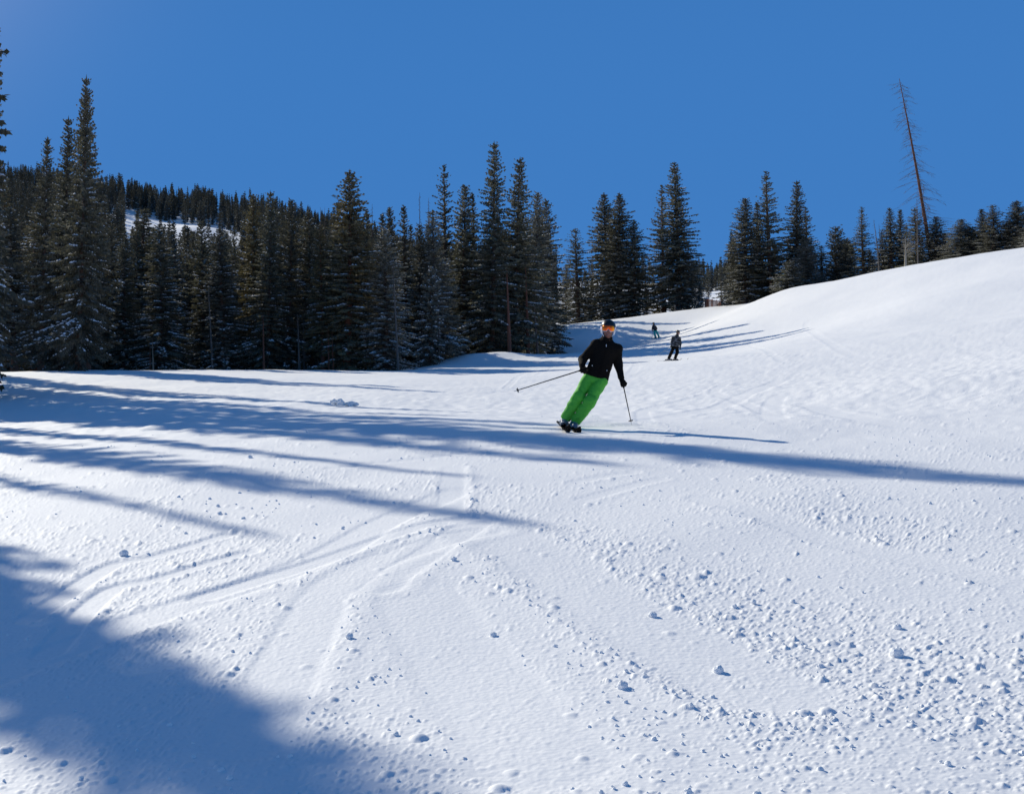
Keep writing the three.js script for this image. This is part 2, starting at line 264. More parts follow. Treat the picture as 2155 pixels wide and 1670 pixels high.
// a spruce of height 1 unit = H metres, crown radius R at its widest: trunk, crown of twigs in whorls, dusting of snow
function spruce(seed, { H = 15, R = 1.9, base = 0.03, profile = 'cone', whorl = 0.31, n = 9, droop = 0.28, snow = 0.18, gap = 0.12, twig = 1, step = 0.165, bend = 0.15 }) {
  const rnd = rng(seed), crown = new Tris(), dust = new Tris(), P = PROFILE[profile], ph = rnd() * 9;
  const axis = (y) => V(bend * Math.sin(y / H * 2.2 + ph) - bend * Math.sin(ph), y, bend * Math.cos(y / H * 1.7 + ph) - bend * Math.cos(ph));
  const tp = [], tr = []; for (let i = 0; i <= 8; i++) { tp.push(axis(H * (i === 0 ? -0.02 : i / 8 * 0.99))); tr.push(0.013 * H * Math.pow(1 - i / 8 * 0.97, 0.9) + (i === 0 ? 0.03 : 0)); }
  const trunk = tube(tp, tr, 7);
  const blade = (p, v, l, w, s, col, into = crown) => { const m = p.clone().addScaledVector(v, l * 0.45), a = m.clone().addScaledVector(s, w), b = m.clone().addScaledVector(s, -w), e = p.clone().addScaledVector(v, l); into.tri(p, a, e, col); into.tri(p, e, b, col); };
  let y = base * H;
  while (y < H * 0.985) {
    const t = (y - base * H) / (H * (1 - base)), L0 = R * P(t) * 0.95 + 0.06, cnt = Math.max(4, Math.round(n * (0.55 + 0.45 * P(t)) * (0.8 + 0.4 * rnd()))), a0 = rnd() * 6.28;
    for (let k = 0; k < cnt; k++) {
      const az = a0 + k / cnt * 6.283 + (rnd() - 0.5) * 0.6;
      const lob = 1 + 0.42 * noise(Math.cos(az) * 1.2 + ph, y / 1.5 + Math.sin(az) * 1.2, seed % 997);
      let L = L0 * (0.72 + 0.42 * rnd()) * lob * (t < 0.07 ? 0.75 + t * 3 : 1);
      if (rnd() < gap) L *= 0.5;
      const yy = y + (rnd() - 0.5) * whorl * 0.8, o = axis(yy), out = V(Math.cos(az), 0, Math.sin(az)), side = V(-out.z, 0, out.x);
      const rise = lerp(0.02, 0.75, Math.pow(t, 1.6)) + (rnd() - 0.5) * 0.22, dr = droop * (1.25 - t) * (0.7 + 0.6 * rnd()), nn = Math.max(3, Math.round(L / step));
      const along = (s) => o.clone().addScaledVector(out, L * s).add(V(0, L * (rise * s - dr * s * s * 1.5 + dr * 0.55 * s * s * s * s), 0)).addScaledVector(side, 0.06 * L * Math.sin(s * 3 + k));
      const tone = 0.72 + 0.5 * rnd(), snowy = rnd() < (0.08 + snow * 1.9) * (1 - 0.6 * t) * (noise(az, y / 2.2, seed % 911) > -0.25 ? 1 : 0.25);
      for (let i = 0; i < nn; i++) {
        const s = 0.06 + 0.94 * (i + 0.5 * rnd()) / nn, p = along(s), q = along(Math.min(1.02, s + 0.08)), fw = q.sub(p).normalize();
        const len = twig * (0.12 + 0.25 * Math.sqrt(L) * (1.1 - 0.75 * s)) * (0.8 + 0.4 * rnd()) * Math.min(1, 0.45 + 0.75 * P(t));
        for (const sg of [-1, 1]) {
          const v = fw.clone().multiplyScalar(0.75).addScaledVector(side, sg * (0.55 + 0.35 * rnd())).add(V(0, -0.12 - 0.25 * rnd(), 0)).normalize();
          const c = tone * (0.8 + 0.4 * rnd()) * (0.9 + 0.25 * s), w = twig * (0.05 + 0.03 * rnd()) * (0.65 + 0.35 * Math.min(1, P(t) * 1.6)), up = V((rnd() - 0.5), 0.7 * (rnd() - 0.3), (rnd() - 0.5)), sv = v.clone().cross(up).normalize();
          blade(p, v, len, w, sv, [c, c * (0.97 + 0.06 * rnd()), c * (0.9 + 0.1 * rnd())]);
          if (snowy && rnd() < 0.55 && s > 0.3) {
            const hv = V(v.x, v.y * 0.4, v.z).normalize(), hs = hv.clone().cross(V(0, 1, 0)).normalize(), l = len * (0.5 + 0.4 * rnd()), b0 = p.clone().add(V(0, 0.03, 0)), e0 = b0.clone().addScaledVector(hv, l), mid = b0.clone().lerp(e0, 0.5), a0 = mid.clone().addScaledVector(hs, w * 1.05), c0 = mid.clone().addScaledVector(hs, -w * 1.05), top = mid.add(V(0, twig * (0.03 + 0.045 * rnd()), 0));
            dust.tri(b0, a0, top); dust.tri(a0, e0, top); dust.tri(e0, c0, top); dust.tri(c0, b0, top);
          }
        }
        const c = tone * (0.7 + 0.4 * rnd()), hang = fw.clone().multiplyScalar(0.35).add(V((rnd() - 0.5) * 0.5, -1, (rnd() - 0.5) * 0.5)).normalize();
        blade(p, hang, len * (0.6 + 0.3 * rnd()), twig * 0.06, V(rnd() - 0.5, 0.1, rnd() - 0.5).normalize(), [c, c, c * 0.93]);
        if (i === nn - 1) blade(p, fw, len * 0.9, twig * 0.06, side, [tone, tone, tone]);
      }
    }
    y += whorl * (0.75 + 0.5 * rnd()) * lerp(1.1, 0.6, t);
  }
  blade(axis(H * 0.96), V(0, 1, 0), H * 0.04, 0.05, V(1, 0, 0), [1, 1, 1]); blade(axis(H * 0.96), V(0, 1, 0), H * 0.04, 0.05, V(0, 0, 1), [1, 1, 1]);
  return { trunk, crown: crown.geo(), dust: dust.geo(), H, R };
}
const KINDS = {
  snowyCone: spruce(11, { profile: 'cone', snow: 0.42, droop: 0.36 }), cone: spruce(12, { profile: 'cone', snow: 0.17 }), coneB: spruce(13, { profile: 'cone', snow: 0.12, whorl: 0.4, gap: 0.2, n: 8 }),
  spire: spruce(14, { profile: 'spire', R: 1.6, snow: 0.14 }), spireB: spruce(15, { profile: 'spire', R: 1.5, snow: 0.24, whorl: 0.38 }), layered: spruce(16, { profile: 'spire', R: 1.9, snow: 0.12, whorl: 0.52, n: 10, gap: 0.22, droop: 0.16 }),
  column: spruce(17, { profile: 'column', R: 1.5, snow: 0.05, whorl: 0.32, droop: 0.34, n: 10 }), columnB: spruce(18, { profile: 'column', R: 1.4, snow: 0.22, droop: 0.36 }), narrow: spruce(19, { profile: 'narrow', R: 2.1, snow: 0.14, n: 10 }), narrowB: spruce(20, { profile: 'narrow', R: 2.0, snow: 0.2, n: 10, base: 0.08 }),
  dense: spruce(25, { profile: 'column', R: 1.5, n: 15, whorl: 0.24, droop: 0.34, gap: 0.02, snow: 0.03 }), thin: spruce(21, { profile: 'column', R: 0.95, snow: 0.18, whorl: 0.4 }), tall: spruce(22, { profile: 'cone', R: 1.7, base: 0.16, snow: 0.14 }), bluff: spruce(23, { profile: 'round', R: 1.7, snow: 0.08, base: 0.06, H: 10, whorl: 0.4, droop: 0.05, gap: 0.25 }), small: spruce(24, { profile: 'cone', H: 6, R: 1.3, snow: 0.4, whorl: 0.28 }),
};
const prototypes = new Map();
function placeTree(kind, tint, x, d, height, radius, turn, label, group, y) {
  const k = KINDS[kind], key = kind + tint; let o;
  if (!prototypes.has(key)) {
    o = new THREE.Group(); part('trunk', k.trunk, tint === 1 ? redBark : bark, o); part('crown', k.crown, leafMats[tint], o);
    if (k.dust.attributes.position.count) part('snow_dusting', k.dust, dustMat, o).userData.kind = 'stuff';
    prototypes.set(key, o);
  } else o = prototypes.get(key).clone();
  o.name = numbered('spruce_tree'); scene.add(o);
  o.position.set(x, y ?? land(x, d) - 0.1, -d); o.rotation.set((hash(Math.round(x * 50), 1, 7) - 0.5) * 0.05, turn, (hash(Math.round(x * 50), 2, 8) - 0.5) * 0.05); o.scale.set(1.32 * radius / k.R, height / k.H, 1.32 * radius / k.R);
  o.userData = {}; return tag(o, label, 'spruce tree', group);
}
// a tree given by where the photograph shows its top: pixel column, pixel row of the tip, half width in pixels, metres ahead
let turnSeed = rng(77);
function treeAt(px, topY, half, d, kind, tint, label, group) {
  const top = at(px, topY, d), g = land(top.x, d) - 0.1;
  return placeTree(kind, tint, top.x, d, top.y - g, half / F * d * (px < 1000 ? 1.22 : 1.04), turnSeed() * 6.28, label, group);
}
const TREES = [
  [339, 468, 44, 83.5, 'snowyCone', 0, 'broad spruce with snow on every tier at the far left forest edge'],
  [263, 495, 24, 84, 'columnB', 0, 'slim spruce dusted with snow just left of the broad snowy tiered spruce'],
  [234, 470, 26, 86, 'cone', 2, 'dark spruce at the left border of the photo, front row of the forest'],
  [284, 438, 22, 96, 'spire', 0, 'spruce whose tip meets the left end of the hill snow strip'],
  [376, 464, 24, 95, 'spireB', 2, 'spruce rising behind the broad snowy tiered spruce, tip against the hill snow strip'],
  [405, 485, 24, 90, 'tall', 2, 'dark shaded spruce between the snowy tiered spruce and the slim brown one'],
  [430, 462, 30, 86, 'cone', 0, 'slender snowy spruce below the right end of the hill snow strip'],
  [470, 478, 32, 84, 'columnB', 2, 'dark columnar spruce under the right end of the snow strip on the hill'],
  [505, 470, 30, 94, 'spire', 2, 'spruce just left of the pair of tall pointed spruces in the left forest'],
  [539, 410, 34, 88, 'cone', 1, 'left one of the pair of pointed spruces where the hill skyline dips'],
  [564, 396, 42, 85, 'narrow', 0, 'right, taller one of the pair of pointed spruces where the hill skyline dips'],
  [606, 416, 34, 86, 'cone', 2, 'spruce with snowy lower boughs and grey bare stems at its foot'],
  [632, 448, 26, 95, 'spireB', 0, 'narrow spruce standing between the snowy boughed one and a snow flecked one'],
  [655, 440, 30, 87, 'columnB', 0, 'snow flecked spruce left of two thin reddish trunks'],
  [682, 470, 30, 84, 'tall', 1, 'olive spruce above two thin reddish trunks beside the big columnar spruce'],
  [699, 420, 30, 96, 'spire', 2, 'dark spire standing directly behind the left side of the big columnar spruce'],
  [730, 352, 47, 83, 'column', 1, 'big columnar brown green spruce with a blunt top, standing above its neighbours'],
  [770, 440, 26, 98, 'spire', 2, 'narrow spruce tip just right of the big columnar spruce'],
  [791, 446, 32, 92, 'spireB', 0, 'snow sprinkled spruce behind the pale frosted spruce'],
  [812, 475, 44, 83, 'snowyCone', 3, 'pale frosted spruce with short reddish stem beside the grey leaning pole'],
  [826, 434, 28, 97, 'cone', 2, 'dark spruce rising behind the pale frosted spruce'],
  [860, 431, 32, 93, 'spireB', 2, 'spruce with snowy top right of the grey leaning pole'],
  [884, 470, 30, 90, 'tall', 2, 'shaded spruce under the pair of bare dead tops'],
  [936, 344, 42, 102, 'layered', 2, 'tall dark spruce with clear open tiers and pointed tip, left of the highest spruce'],
  [918, 440, 50, 90, 'narrow', 3, 'wide frosted spruce in front of the open tiered one, above the snow bank'],
  [905, 560, 26, 88, 'small', 3, 'little spruce with thick snow pads on its boughs beside the snow bank'],
  [978, 390, 38, 98, 'cone', 0, 'pointed spruce between the open tiered one and the highest spruce'],
  [1008, 402, 32, 101, 'spireB', 2, 'spruce top close against the left side of the highest spruce'],
  [1037, 291, 56, 95.5, 'narrow', 0, 'highest spruce of the left forest, with a long narrow spire touching the top border'],
  [1086, 329, 58, 98, 'narrowB', 0, 'second highest spruce of the left forest with a ragged top, right of the highest'],
  [1120, 404, 42, 103, 'cone', 3, 'frosted spruce behind the slim grey pole at the right end of the left forest'],
  [1147, 420, 44, 110, 'cone', 2, 'dark conical spruce that ends the left forest on the right'],
  [1164, 520, 26, 118, 'coneB', 2, 'lower dark spruce at the rightmost foot of the left forest above the shaded snow'],
  [1191, 556, 20, 158, 'cone', 1, 'small spruce in the gap just right of the left forest'],
  [1218, 478, 36, 154, 'coneB', 2, 'lone open spruce with upswept boughs left of the three grouped spruces'],
  [1243, 590, 22, 160, 'small', 2, 'low spruce filling the gap right of the lone open spruce'],
  [1278, 403, 36, 156, 'columnB', 2, 'left one of the two blunt twin spruces behind the skier with orange goggles'],
  [1306, 405, 38, 152, 'column', 2, 'right one of the two blunt twin spruces behind the skier with orange goggles'],
  [1333, 463, 38, 150, 'cone', 0, 'shorter spruce leaning against the right side of the twin spruces'],
  [1362, 560, 22, 160, 'coneB', 2, 'low spruce in the gap between the twin spruces and the tallest pair'],
  [1397, 386, 40, 153, 'layered', 1, 'ragged left partner of the tallest spruce on the middle crest'],
  [1428, 339, 52, 147, 'narrowB', 0, 'tallest spruce on the middle crest, with a snowy pointed top'],
  [1447, 530, 25, 146, 'cone', 3, 'frosted lower spruce at the right foot of the tallest one on the middle crest'],
  [1472, 594, 11, 145, 'small', 3, 'little spruce standing left of the red wooden fence'],
  [1536, 486, 15, 140, 'spire', 2, 'slim spruce right of the red wooden fence, leftmost of the right hand stand'],
  [1549, 498, 24, 136, 'cone', 2, 'spruce squeezed between the slim one and the dark dense one of the right hand stand'],
  [1569, 417, 42, 132, 'cone', 2, 'dense dark conical spruce in the left half of the right hand stand'],
  [1603, 422, 30, 134, 'spireB', 0, 'narrow spruce left of the open topped tallest one of the right hand stand'],
  [1625, 359, 48, 131, 'layered', 0, 'tallest spruce of the right hand stand with an open irregular top and one long bough'],
  [1674, 376, 42, 134, 'narrow', 2, 'spruce with a thin pale needle tip in the right hand stand'],
  [1701, 433, 36, 136, 'layered', 2, 'spruce with spreading upturned side boughs at the right of the right hand stand'],
  [1657, 548, 32, 124, 'small', 0, 'small spruce with drooping brownish skirt on the snow in front of the right hand stand'],
  [1694, 506, 36, 127, 'cone', 3, 'young pale tipped spruce in front at the right end of the right hand stand'],
  [1733, 516, 28, 134, 'coneB', 2, 'short dark spruce between the right hand stand and the round topped one'],
  [1757, 476, 30, 128, 'bluff', 2, 'round topped bushy conifer on the right crest'],
  [1780, 508, 24, 130, 'cone', 2, 'low dark conifer just right of the round topped bushy one'],
  [1792, 505, 26, 126, 'bluff', 2, 'dark bushy conifer at the bottom of the dip in the right skyline'],
  [1819, 435, 30, 121, 'layered', 0, 'open tiered spruce standing free right of the dip in the right skyline'],
  [1858, 484, 24, 121, 'coneB', 2, 'dark spruce behind the thin bent snag on the right crest'],
  [1874, 435, 32, 118, 'spireB', 0, 'snowy spruce left of its needle topped twin on the right crest'],
  [1891, 439, 26, 120, 'spire', 2, 'needle topped spruce right of the snowy one on the right crest'],
  [1911, 474, 24, 118, 'coneB', 2, 'spruce behind the bare pale leafless tree'],
  [1932, 434, 32, 113, 'coneB', 0, 'snow patched spruce beside the leaning red dead trunk'],
  [1966, 455, 32, 112, 'cone', 2, 'dark spruce right of the leaning red dead trunk'],
];
for (const t of TREES) treeAt(...t, t[0] > 1180 ? 'spruces along the crest' : 'spruces of the left forest edge');
{ // the forest runs on beyond both borders of the photograph, and in depth behind the front row
  const r = rng(501), kinds = ['cone', 'spire', 'spireB', 'columnB', 'tall', 'coneB', 'thin'];
  for (let i = 0; i < 14; i++) treeAt(205 - i * 22 + r() * 9, 445 - i * 9 + r() * 75, 26 + i * 1.2 + r() * 16, 84 - i * 1.7 + r() * 9, kinds[Math.floor(r() * 6)], Math.floor(r() * 4), 'spruce of the forest edge running on past the left border', 'spruces past the left border');
  for (let i = 0; i < 9; i++) treeAt(1995 + i * 23 + r() * 9, 420 + r() * 70, 24 + r() * 14, 106 - i * 1.5 + r() * 8, kinds[Math.floor(r() * 6)], Math.floor(r() * 4), 'spruce of the crest running on past the right border', 'spruces past the right border');
  for (let i = 0; i < 78; i++) {
    const px = -80 + 1225 * (i + r()) / 78, d = 96 + 50 * r() * r() + (px > 850 ? 12 : 0), x = (px - CX) / F * d, h = 10.5 + 5.5 * r();
    placeTree(kinds[Math.floor(r() * 7)], r() < 0.6 ? 2 : 0, x, d, h, 1.1 + 0.8 * r(), r() * 6.28, 'dark spruce standing deep in the left forest behind the front row', 'spruces deep in the left forest');
  }
  for (let i = 0; i < 12; i++) { const px = 1015 + 150 * r(), d = 116 + 30 * r(), x = (px - CX) / F * d; placeTree(kinds[Math.floor(r() * 6)], 2, x, d, 11 + 4 * r(), 1.3 + 0.6 * r(), r() * 6.28, 'dark spruce standing deep in the left forest behind the front row', 'spruces deep in the left forest'); }
  for (let i = 0; i < 16; i++) { const px = 1540 + 620 * (i + r()) / 16, d = 138 + 30 * r(), x = (px - CX) / F * d; placeTree(kinds[Math.floor(r() * 6)], 2, x, d, 6 + 4 * r(), 1.1 + 0.7 * r(), r() * 6.28, 'low dark spruce behind the stands on the right crest', 'spruces behind the right crest'); }
}
// the forest edge beside the camera, left of the frame: these throw the long shadows over the slope. Each is given by where its tip's shadow falls.
function shadowTree(px, py, H, R, kind, tipShare = 0.95, tint = 2) {                        // the shadow's dark end comes from near the tip
  const g = groundAt(px, py), hx = SUN.x / Math.cos(SUN_EL), hz = SUN.z / Math.cos(SUN_EL); let t = H / Math.tan(SUN_EL);
  for (let i = 0; i < 20; i++) { const y = land(g.x + hx * t, -(g.z + hz * t)); t = (y + H * tipShare - g.y) / Math.tan(SUN_EL); }
  placeTree(kind, tint, g.x + hx * t, -(g.z + hz * t), H, R, turnSeed() * 6.28, 'spruce of the forest edge left of the picture, throwing a long shadow', 'spruces beside the slope left of the picture');
}
const CASTERS = [
  [1907, 2287, 12, 0.9, 'dense', 1.0], [470, 1113, 13, 0.5, 'spire'], [1040, 1090, 15, 0.78, 'cone', 0.97], [510, 1022, 14, 0.45, 'spire'], [955, 1002, 13, 0.32, 'thin', 0.97],
  [2420, 1042, 19, 1.5, 'cone'], [1640, 980, 17, 1.15, 'cone'], [1150, 955, 16, 0.9, 'cone'], [1180, 908, 16, 0.8, 'spire'], [1190, 892, 17, 0.95, 'cone'], [900, 874, 17, 0.9, 'spire'],
  [1010, 868, 17, 0.75, 'spire', 0.97], [900, 828, 15, 1.2, 'narrow', 0.97], [860, 818, 15, 1.4, 'narrowB', 0.97], [690, 812, 14, 1.4, 'narrow', 0.97], [560, 800, 14, 1.4, 'narrowB', 0.97],
  [800, 925, 16, 0.8, 'spire'], [560, 862, 17, 0.8, 'cone'], [430, 836, 17, 0.8, 'cone'],
];
for (const c of CASTERS) shadowTree(...c);

// far hillside: the trees on the skyline one by one, the wood below them as one mass
{
  const r = rng(900), low = [spruce(31, { H: 13, R: 1.7, whorl: 0.75, n: 5, step: 0.5, twig: 2.3, snow: 0.12, profile: 'spire' }), spruce(32, { H: 13, R: 1.6, whorl: 0.75, n: 5, step: 0.5, twig: 2.3, snow: 0.16, profile: 'cone' }), spruce(33, { H: 13, R: 1.2, whorl: 0.8, n: 5, step: 0.5, twig: 2.3, snow: 0.1, profile: 'column' })];
  const protos = low.map((k) => { const o = new THREE.Group(); part('trunk', k.trunk, bark, o); part('crown', k.crown, leafMats[2], o); part('snow_dusting', k.dust, dustMat, o).userData.kind = 'stuff'; return o; });
  const spots = [[], [], []], singles = [];
  let tries = 0, n = 0;
  while (n < 5200 && tries++ < 60000) {
    const px = -350 + 2950 * r(), d = 195 + 430 * Math.pow(r(), 0.8), x = (px - CX) / F * d;
    const skyline = d > 552;
    if (px > 1170 && px < 2300) { // the open snow behind the middle crest
      const dense = px > 1455 && px < 1640 ? d > 540 : px > 1640 ? false : noise(x / 26, d / 60, 41) > 0.32 && d > 420;
      if (!dense && r() > 0.012) continue;
    } else if (px > 1100) { if (r() > 0.25) continue; } else {
      const edge = 552 - (px - 285) * 0.25, open = px > 258 && px < 508 && d < edge && d > 350 + noise(px / 30, 3, 43) * 25, open2 = px > 200 && px < 246 && d < 520 && d > 400;
      if (open || open2) continue;
    }
    const h = (skyline ? 10.5 : 8.5) + 5.5 * r() * r() + 1.5 * r(), y = land(x, d) - 0.2, s = h / 13, w = s * (0.85 + 0.4 * r()), k = Math.floor(r() * 3), turn = r() * 6.28;
    n++;
    if (skyline && px > 0 && px < 640 && singles.length < 130 && d > 585) { singles.push(1); const o = singles.length <= 0 ? protos[k] : protos[k].clone(); o.name = numbered('distant_spruce'); scene.add(o); o.position.set(x, y, -d); o.rotation.y = turn; o.scale.set(w, s, w); tag(o, 'small far spruce on the skyline of the hill at upper left', 'spruce tree', 'far spruces on the left hill skyline'); continue; }
    spots[k].push(new THREE.Matrix4().compose(V(x, y, -d), new THREE.Quaternion().setFromAxisAngle(V(0, 1, 0), turn), V(w, s, w)));
  }
  const wood = new THREE.Group(); wood.name = 'hillside_forest'; scene.add(wood);
  tag(wood, 'far wood of small dark spruces covering the hillsides behind', 'forest', null, 'stuff');
  low.forEach((k, i) => { for (const [nm, g, m] of [['trunk', k.trunk, bark], ['crown', k.crown, leafMats[2]], ['snow_dusting', k.dust, dustMat]]) { const im = new THREE.InstancedMesh(g, m, spots[i].length); im.name = nm; spots[i].forEach((q, j) => im.setMatrixAt(j, q)); im.castShadow = im.receiveShadow = true; im.userData.kind = 'stuff'; wood.add(im); } });
}

// dead trees, bare poles and stems
function snag(name, seed, foot, top, r0, m, { branches = 0, len = 0.8, from = 0.3, sub = 2, rise = -0.2, label, category = 'dead tree', group, bow = 0 }) {
  const rnd = rng(seed), o = thing(name, foot, label, category, group), T = top.clone().sub(foot), n = 10, pts = [], rad = [];
  const axis = (t) => T.clone().multiplyScalar(t).add(V(bow * Math.sin(t * 3.14), 0, 0.3 * bow * Math.sin(t * 3.14)));
  for (let i = 0; i <= n; i++) { pts.push(axis(i / n * 1.0 - (i === 0 ? 0.02 : 0))); rad.push(r0 * Math.pow(1 - i / n * 0.93, 0.85)); }
  part('trunk', tube(pts, rad, 8), m, o);
  if (branches) {
    const gs = [];
    for (let i = 0; i < branches; i++) {
      const t = from + (0.985 - from) * (i + rnd()) / branches, az = rnd() * 6.283, L = len * (1.15 - t * 0.75) * (0.25 + 1.0 * Math.pow(rnd(), 1.6)), lift = rise + (rnd() - 0.6) * 0.5, out = V(Math.cos(az), 0, Math.sin(az)), p0 = axis(t), side = V(-out.z, 0, out.x);
      const q = (s) => p0.clone().addScaledVector(out, L * s).addScaledVector(side, L * 0.12 * Math.sin(s * 4 + i)).add(V(0, L * (lift * s + (rnd() - 0.5) * 0.1 - 0.25 * s * s), 0)), b = [0, 0.35, 0.7, 1].map(q), w = Math.max(0.016, r0 * 0.13 * (1.2 - t));
      gs.push(tube(b, [w, w * 0.8, w * 0.55, w * 0.25], 4));
      for (let k = 0; k < sub; k++) { const s = 0.25 + 0.7 * rnd(), a = q(s), l = L * 0.42 * (0.5 + rnd()), v = out.clone().multiplyScalar(0.6).addScaledVector(side, (rnd() < 0.5 ? -1 : 1) * (0.5 + 0.4 * rnd())).add(V(0, rise * 0.6 - 0.35 * rnd(), 0)).normalize(); gs.push(tube([a, a.clone().addScaledVector(v, l * 0.5), a.clone().addScaledVector(v, l).add(V(0, -0.06, 0))], [w * 0.6, w * 0.45, w * 0.2], 3)); }
    }
    part('bare_branches', mergeGeometries(gs), category === 'leafless tree' ? m : twigMat, o);
  }
  return o;
}
const footAt = (px, d) => { const x = (px - CX) / F * d; return onLand(x, d); };
const BARE = 'bare snags in the left forest';
snag('dead_tree', 1, footAt(1967, 113), at(1893, 165, 111), 0.21, mat(0.12, 0.055, 0.038, 0.95), { branches: 210, len: 2.3, from: 0.16, sub: 4, rise: -0.12, bow: 0.12, label: 'tall leaning dead tree with reddish trunk and bare drooping twigs at upper right' });
snag('dead_tree', 2, footAt(1853, 117), at(1839, 462, 117), 0.09, greyBark, { branches: 34, len: 0.5, from: 0.4, label: 'thin grey snag with a bent tip right of the free standing tiered spruce', bow: 0.1 });
snag('dead_tree', 3, footAt(1861, 119), at(1850, 471, 119), 0.07, twigMat, { branches: 16, len: 0.35, label: 'very thin leaning snag behind the bent one on the right crest' });
snag('dead_tree', 4, footAt(1934, 108), at(1930, 416, 108), 0.08, greyBark, { branches: 40, len: 0.6, label: 'thin bare snag poking above the snow patched spruce near the leaning trunk' });
snag('leafless_tree', 5, footAt(1908, 108), at(1906, 500, 108), 0.13, mat(0.32, 0.29, 0.24, 0.9), { branches: 46, len: 1.5, from: 0.35, sub: 4, rise: 0.75, category: 'leafless tree', label: 'bare pale leafless tree with fine upright twigs on the right crest' });
snag('dead_tree', 6, footAt(884, 100), at(883, 405, 100), 0.1, twigMat, { branches: 70, len: 0.45, from: 0.55, label: 'bare dark dead top, left of the pair above the shaded spruce' });
snag('dead_tree', 7, footAt(903, 101), at(902, 416, 101), 0.1, twigMat, { branches: 60, len: 0.45, from: 0.55, label: 'bare dark dead top, right of the pair above the shaded spruce' });
snag('dead_tree', 8, footAt(783, 99), at(783, 429, 99), 0.1, twigMat, { branches: 60, len: 0.4, from: 0.6, label: 'bare dead spire between the big columnar spruce and the pale frosted one' });
snag('dead_tree', 9, footAt(676, 99), at(674, 436, 99), 0.09, twigMat, { branches: 40, len: 0.35, from: 0.6, label: 'left of two bare spikes beside the big columnar spruce' });
snag('dead_tree', 10, footAt(684, 99.5), at(683, 437, 99.5), 0.09, twigMat, { branches: 40, len: 0.35, from: 0.6, label: 'right of two bare spikes beside the big columnar spruce' });
snag('dead_tree', 11, footAt(838, 81.5), at(827, 560, 81.5), 0.1, greyBark, { branches: 12, len: 0.4, label: 'grey bare leaning pole in front of the pale frosted spruce' });
snag('dead_tree', 12, footAt(1132, 97), at(1124, 640, 97), 0.14, mat(0.16, 0.12, 0.1, 0.95), { branches: 10, len: 0.5, label: 'slim grey brown pole on the shaded snow at the right end of the left forest' });
snag('dead_tree', 13, footAt(1073, 93.6), at(1066, 560, 94), 0.2, redBark, { label: 'thick reddish trunk at the foot of the highest spruce' });
snag('dead_tree', 14, footAt(1112, 96.5), at(1106, 560, 97), 0.2, redBark, { label: 'reddish trunk between the thick one and the slim grey brown pole' });
snag('dead_tree', 15, footAt(692, 82), at(690, 690, 82), 0.07, redBark, { label: 'left one of two thin reddish trunks beside the big columnar spruce' });
snag('dead_tree', 16, footAt(701, 82), at(698, 690, 82), 0.06, redBark, { label: 'right one of two thin reddish trunks beside the big columnar spruce' });
snag('dead_tree', 17, footAt(315, 81), at(315, 720, 81), 0.06, redBark, { label: 'thin red trunk at the foot of the broad snowy tiered spruce' });
snag('dead_tree', 18, footAt(322, 80.8), at(320, 715, 80.8), 0.07, mat(0.32, 0.24, 0.17, 0.9), { label: 'pale tan broken trunk at the foot of the broad snowy tiered spruce' });
snag('dead_tree', 19, footAt(630, 84), at(626, 660, 84), 0.11, greyBark, { label: 'thicker grey stem at the foot of the spruce with snowy lower boughs' });
snag('dead_tree', 20, footAt(640, 85), at(638, 670, 85), 0.06, greyBark, { label: 'thin grey stem right of the thicker one under the snowy boughs' });
snag('dead_tree', 21, footAt(925, 88), at(920, 600, 88), 0.09, greyBark, { branches: 8, len: 0.4, label: 'dark grey pole rising from the left end of the snow bank' });
snag('dead_tree', 22, footAt(447, 82.5), at(438, 600, 82.5), 0.09, greyBark, { label: 'slim grey stem in front of the slender snowy spruce' });
snag('dead_tree', 23, footAt(555, 82), at(553, 660, 82), 0.09, redBark, { label: 'dull red stem at the foot of the taller pointed spruce' });
snag('fallen_trunk', 24, footAt(412, 84).add(V(0, 0.15, 0)), at(375, 725, 86), 0.07, greyBark, { label: 'grey fallen trunk leaning in the shade of the left forest', category: 'fallen trunk' });

// the red wooden fence behind the crest
{
  const d = 150, o = thing('wooden_fence', footAt(1497, d), 'small red brown wooden fence with snow on it behind the crest', 'fence'), wood = mat(0.5, 0.2, 0.115, 0.85), wood2 = mat(0.4, 0.16, 0.09, 0.9), b = o.position;
  const box = (x0, y0, x1, y1, dd, dep) => { const a = at(x0, y1, d + dd), c = at(x1, y0, d + dd), g = new THREE.BoxGeometry(c.x - a.x, c.y - a.y, dep); g.translate((a.x + c.x) / 2 - b.x, (a.y + c.y) / 2 - b.y, a.z - b.z); return g; };
  for (let i = 0; i < 4; i++) part('board', box(1483.2 + i * 1.7, 628, 1484.7 + i * 1.7, 650, 0, 0.06), i % 2 ? wood2 : wood, o);
  for (let i = 0; i < 10; i++) part('slat', box(1490.5 + i * 2.8, 628.5 + i * 0.75, 1492.6 + i * 2.8, 648, 0.1, 0.05), i % 3 ? wood : wood2, o);
  for (let i = 0; i < 3; i++) part('post', box(1489.6 + i * 9, 626.5 + i * 2.2, 1490.8 + i * 9, 650, 0.25, 0.1), wood2, o);
  part('rail', box(1488, 632.5, 1518, 633.7, 0.2, 0.05), wood2, o);
  const cap = new THREE.SphereGeometry(0.5, 14, 8); cap.scale(0.9, 0.22, 0.5); const c = at(1487, 627.5, d); cap.translate(c.x - b.x, c.y - b.y, 0); part('snow_cap', cap, dustMat, o);
}

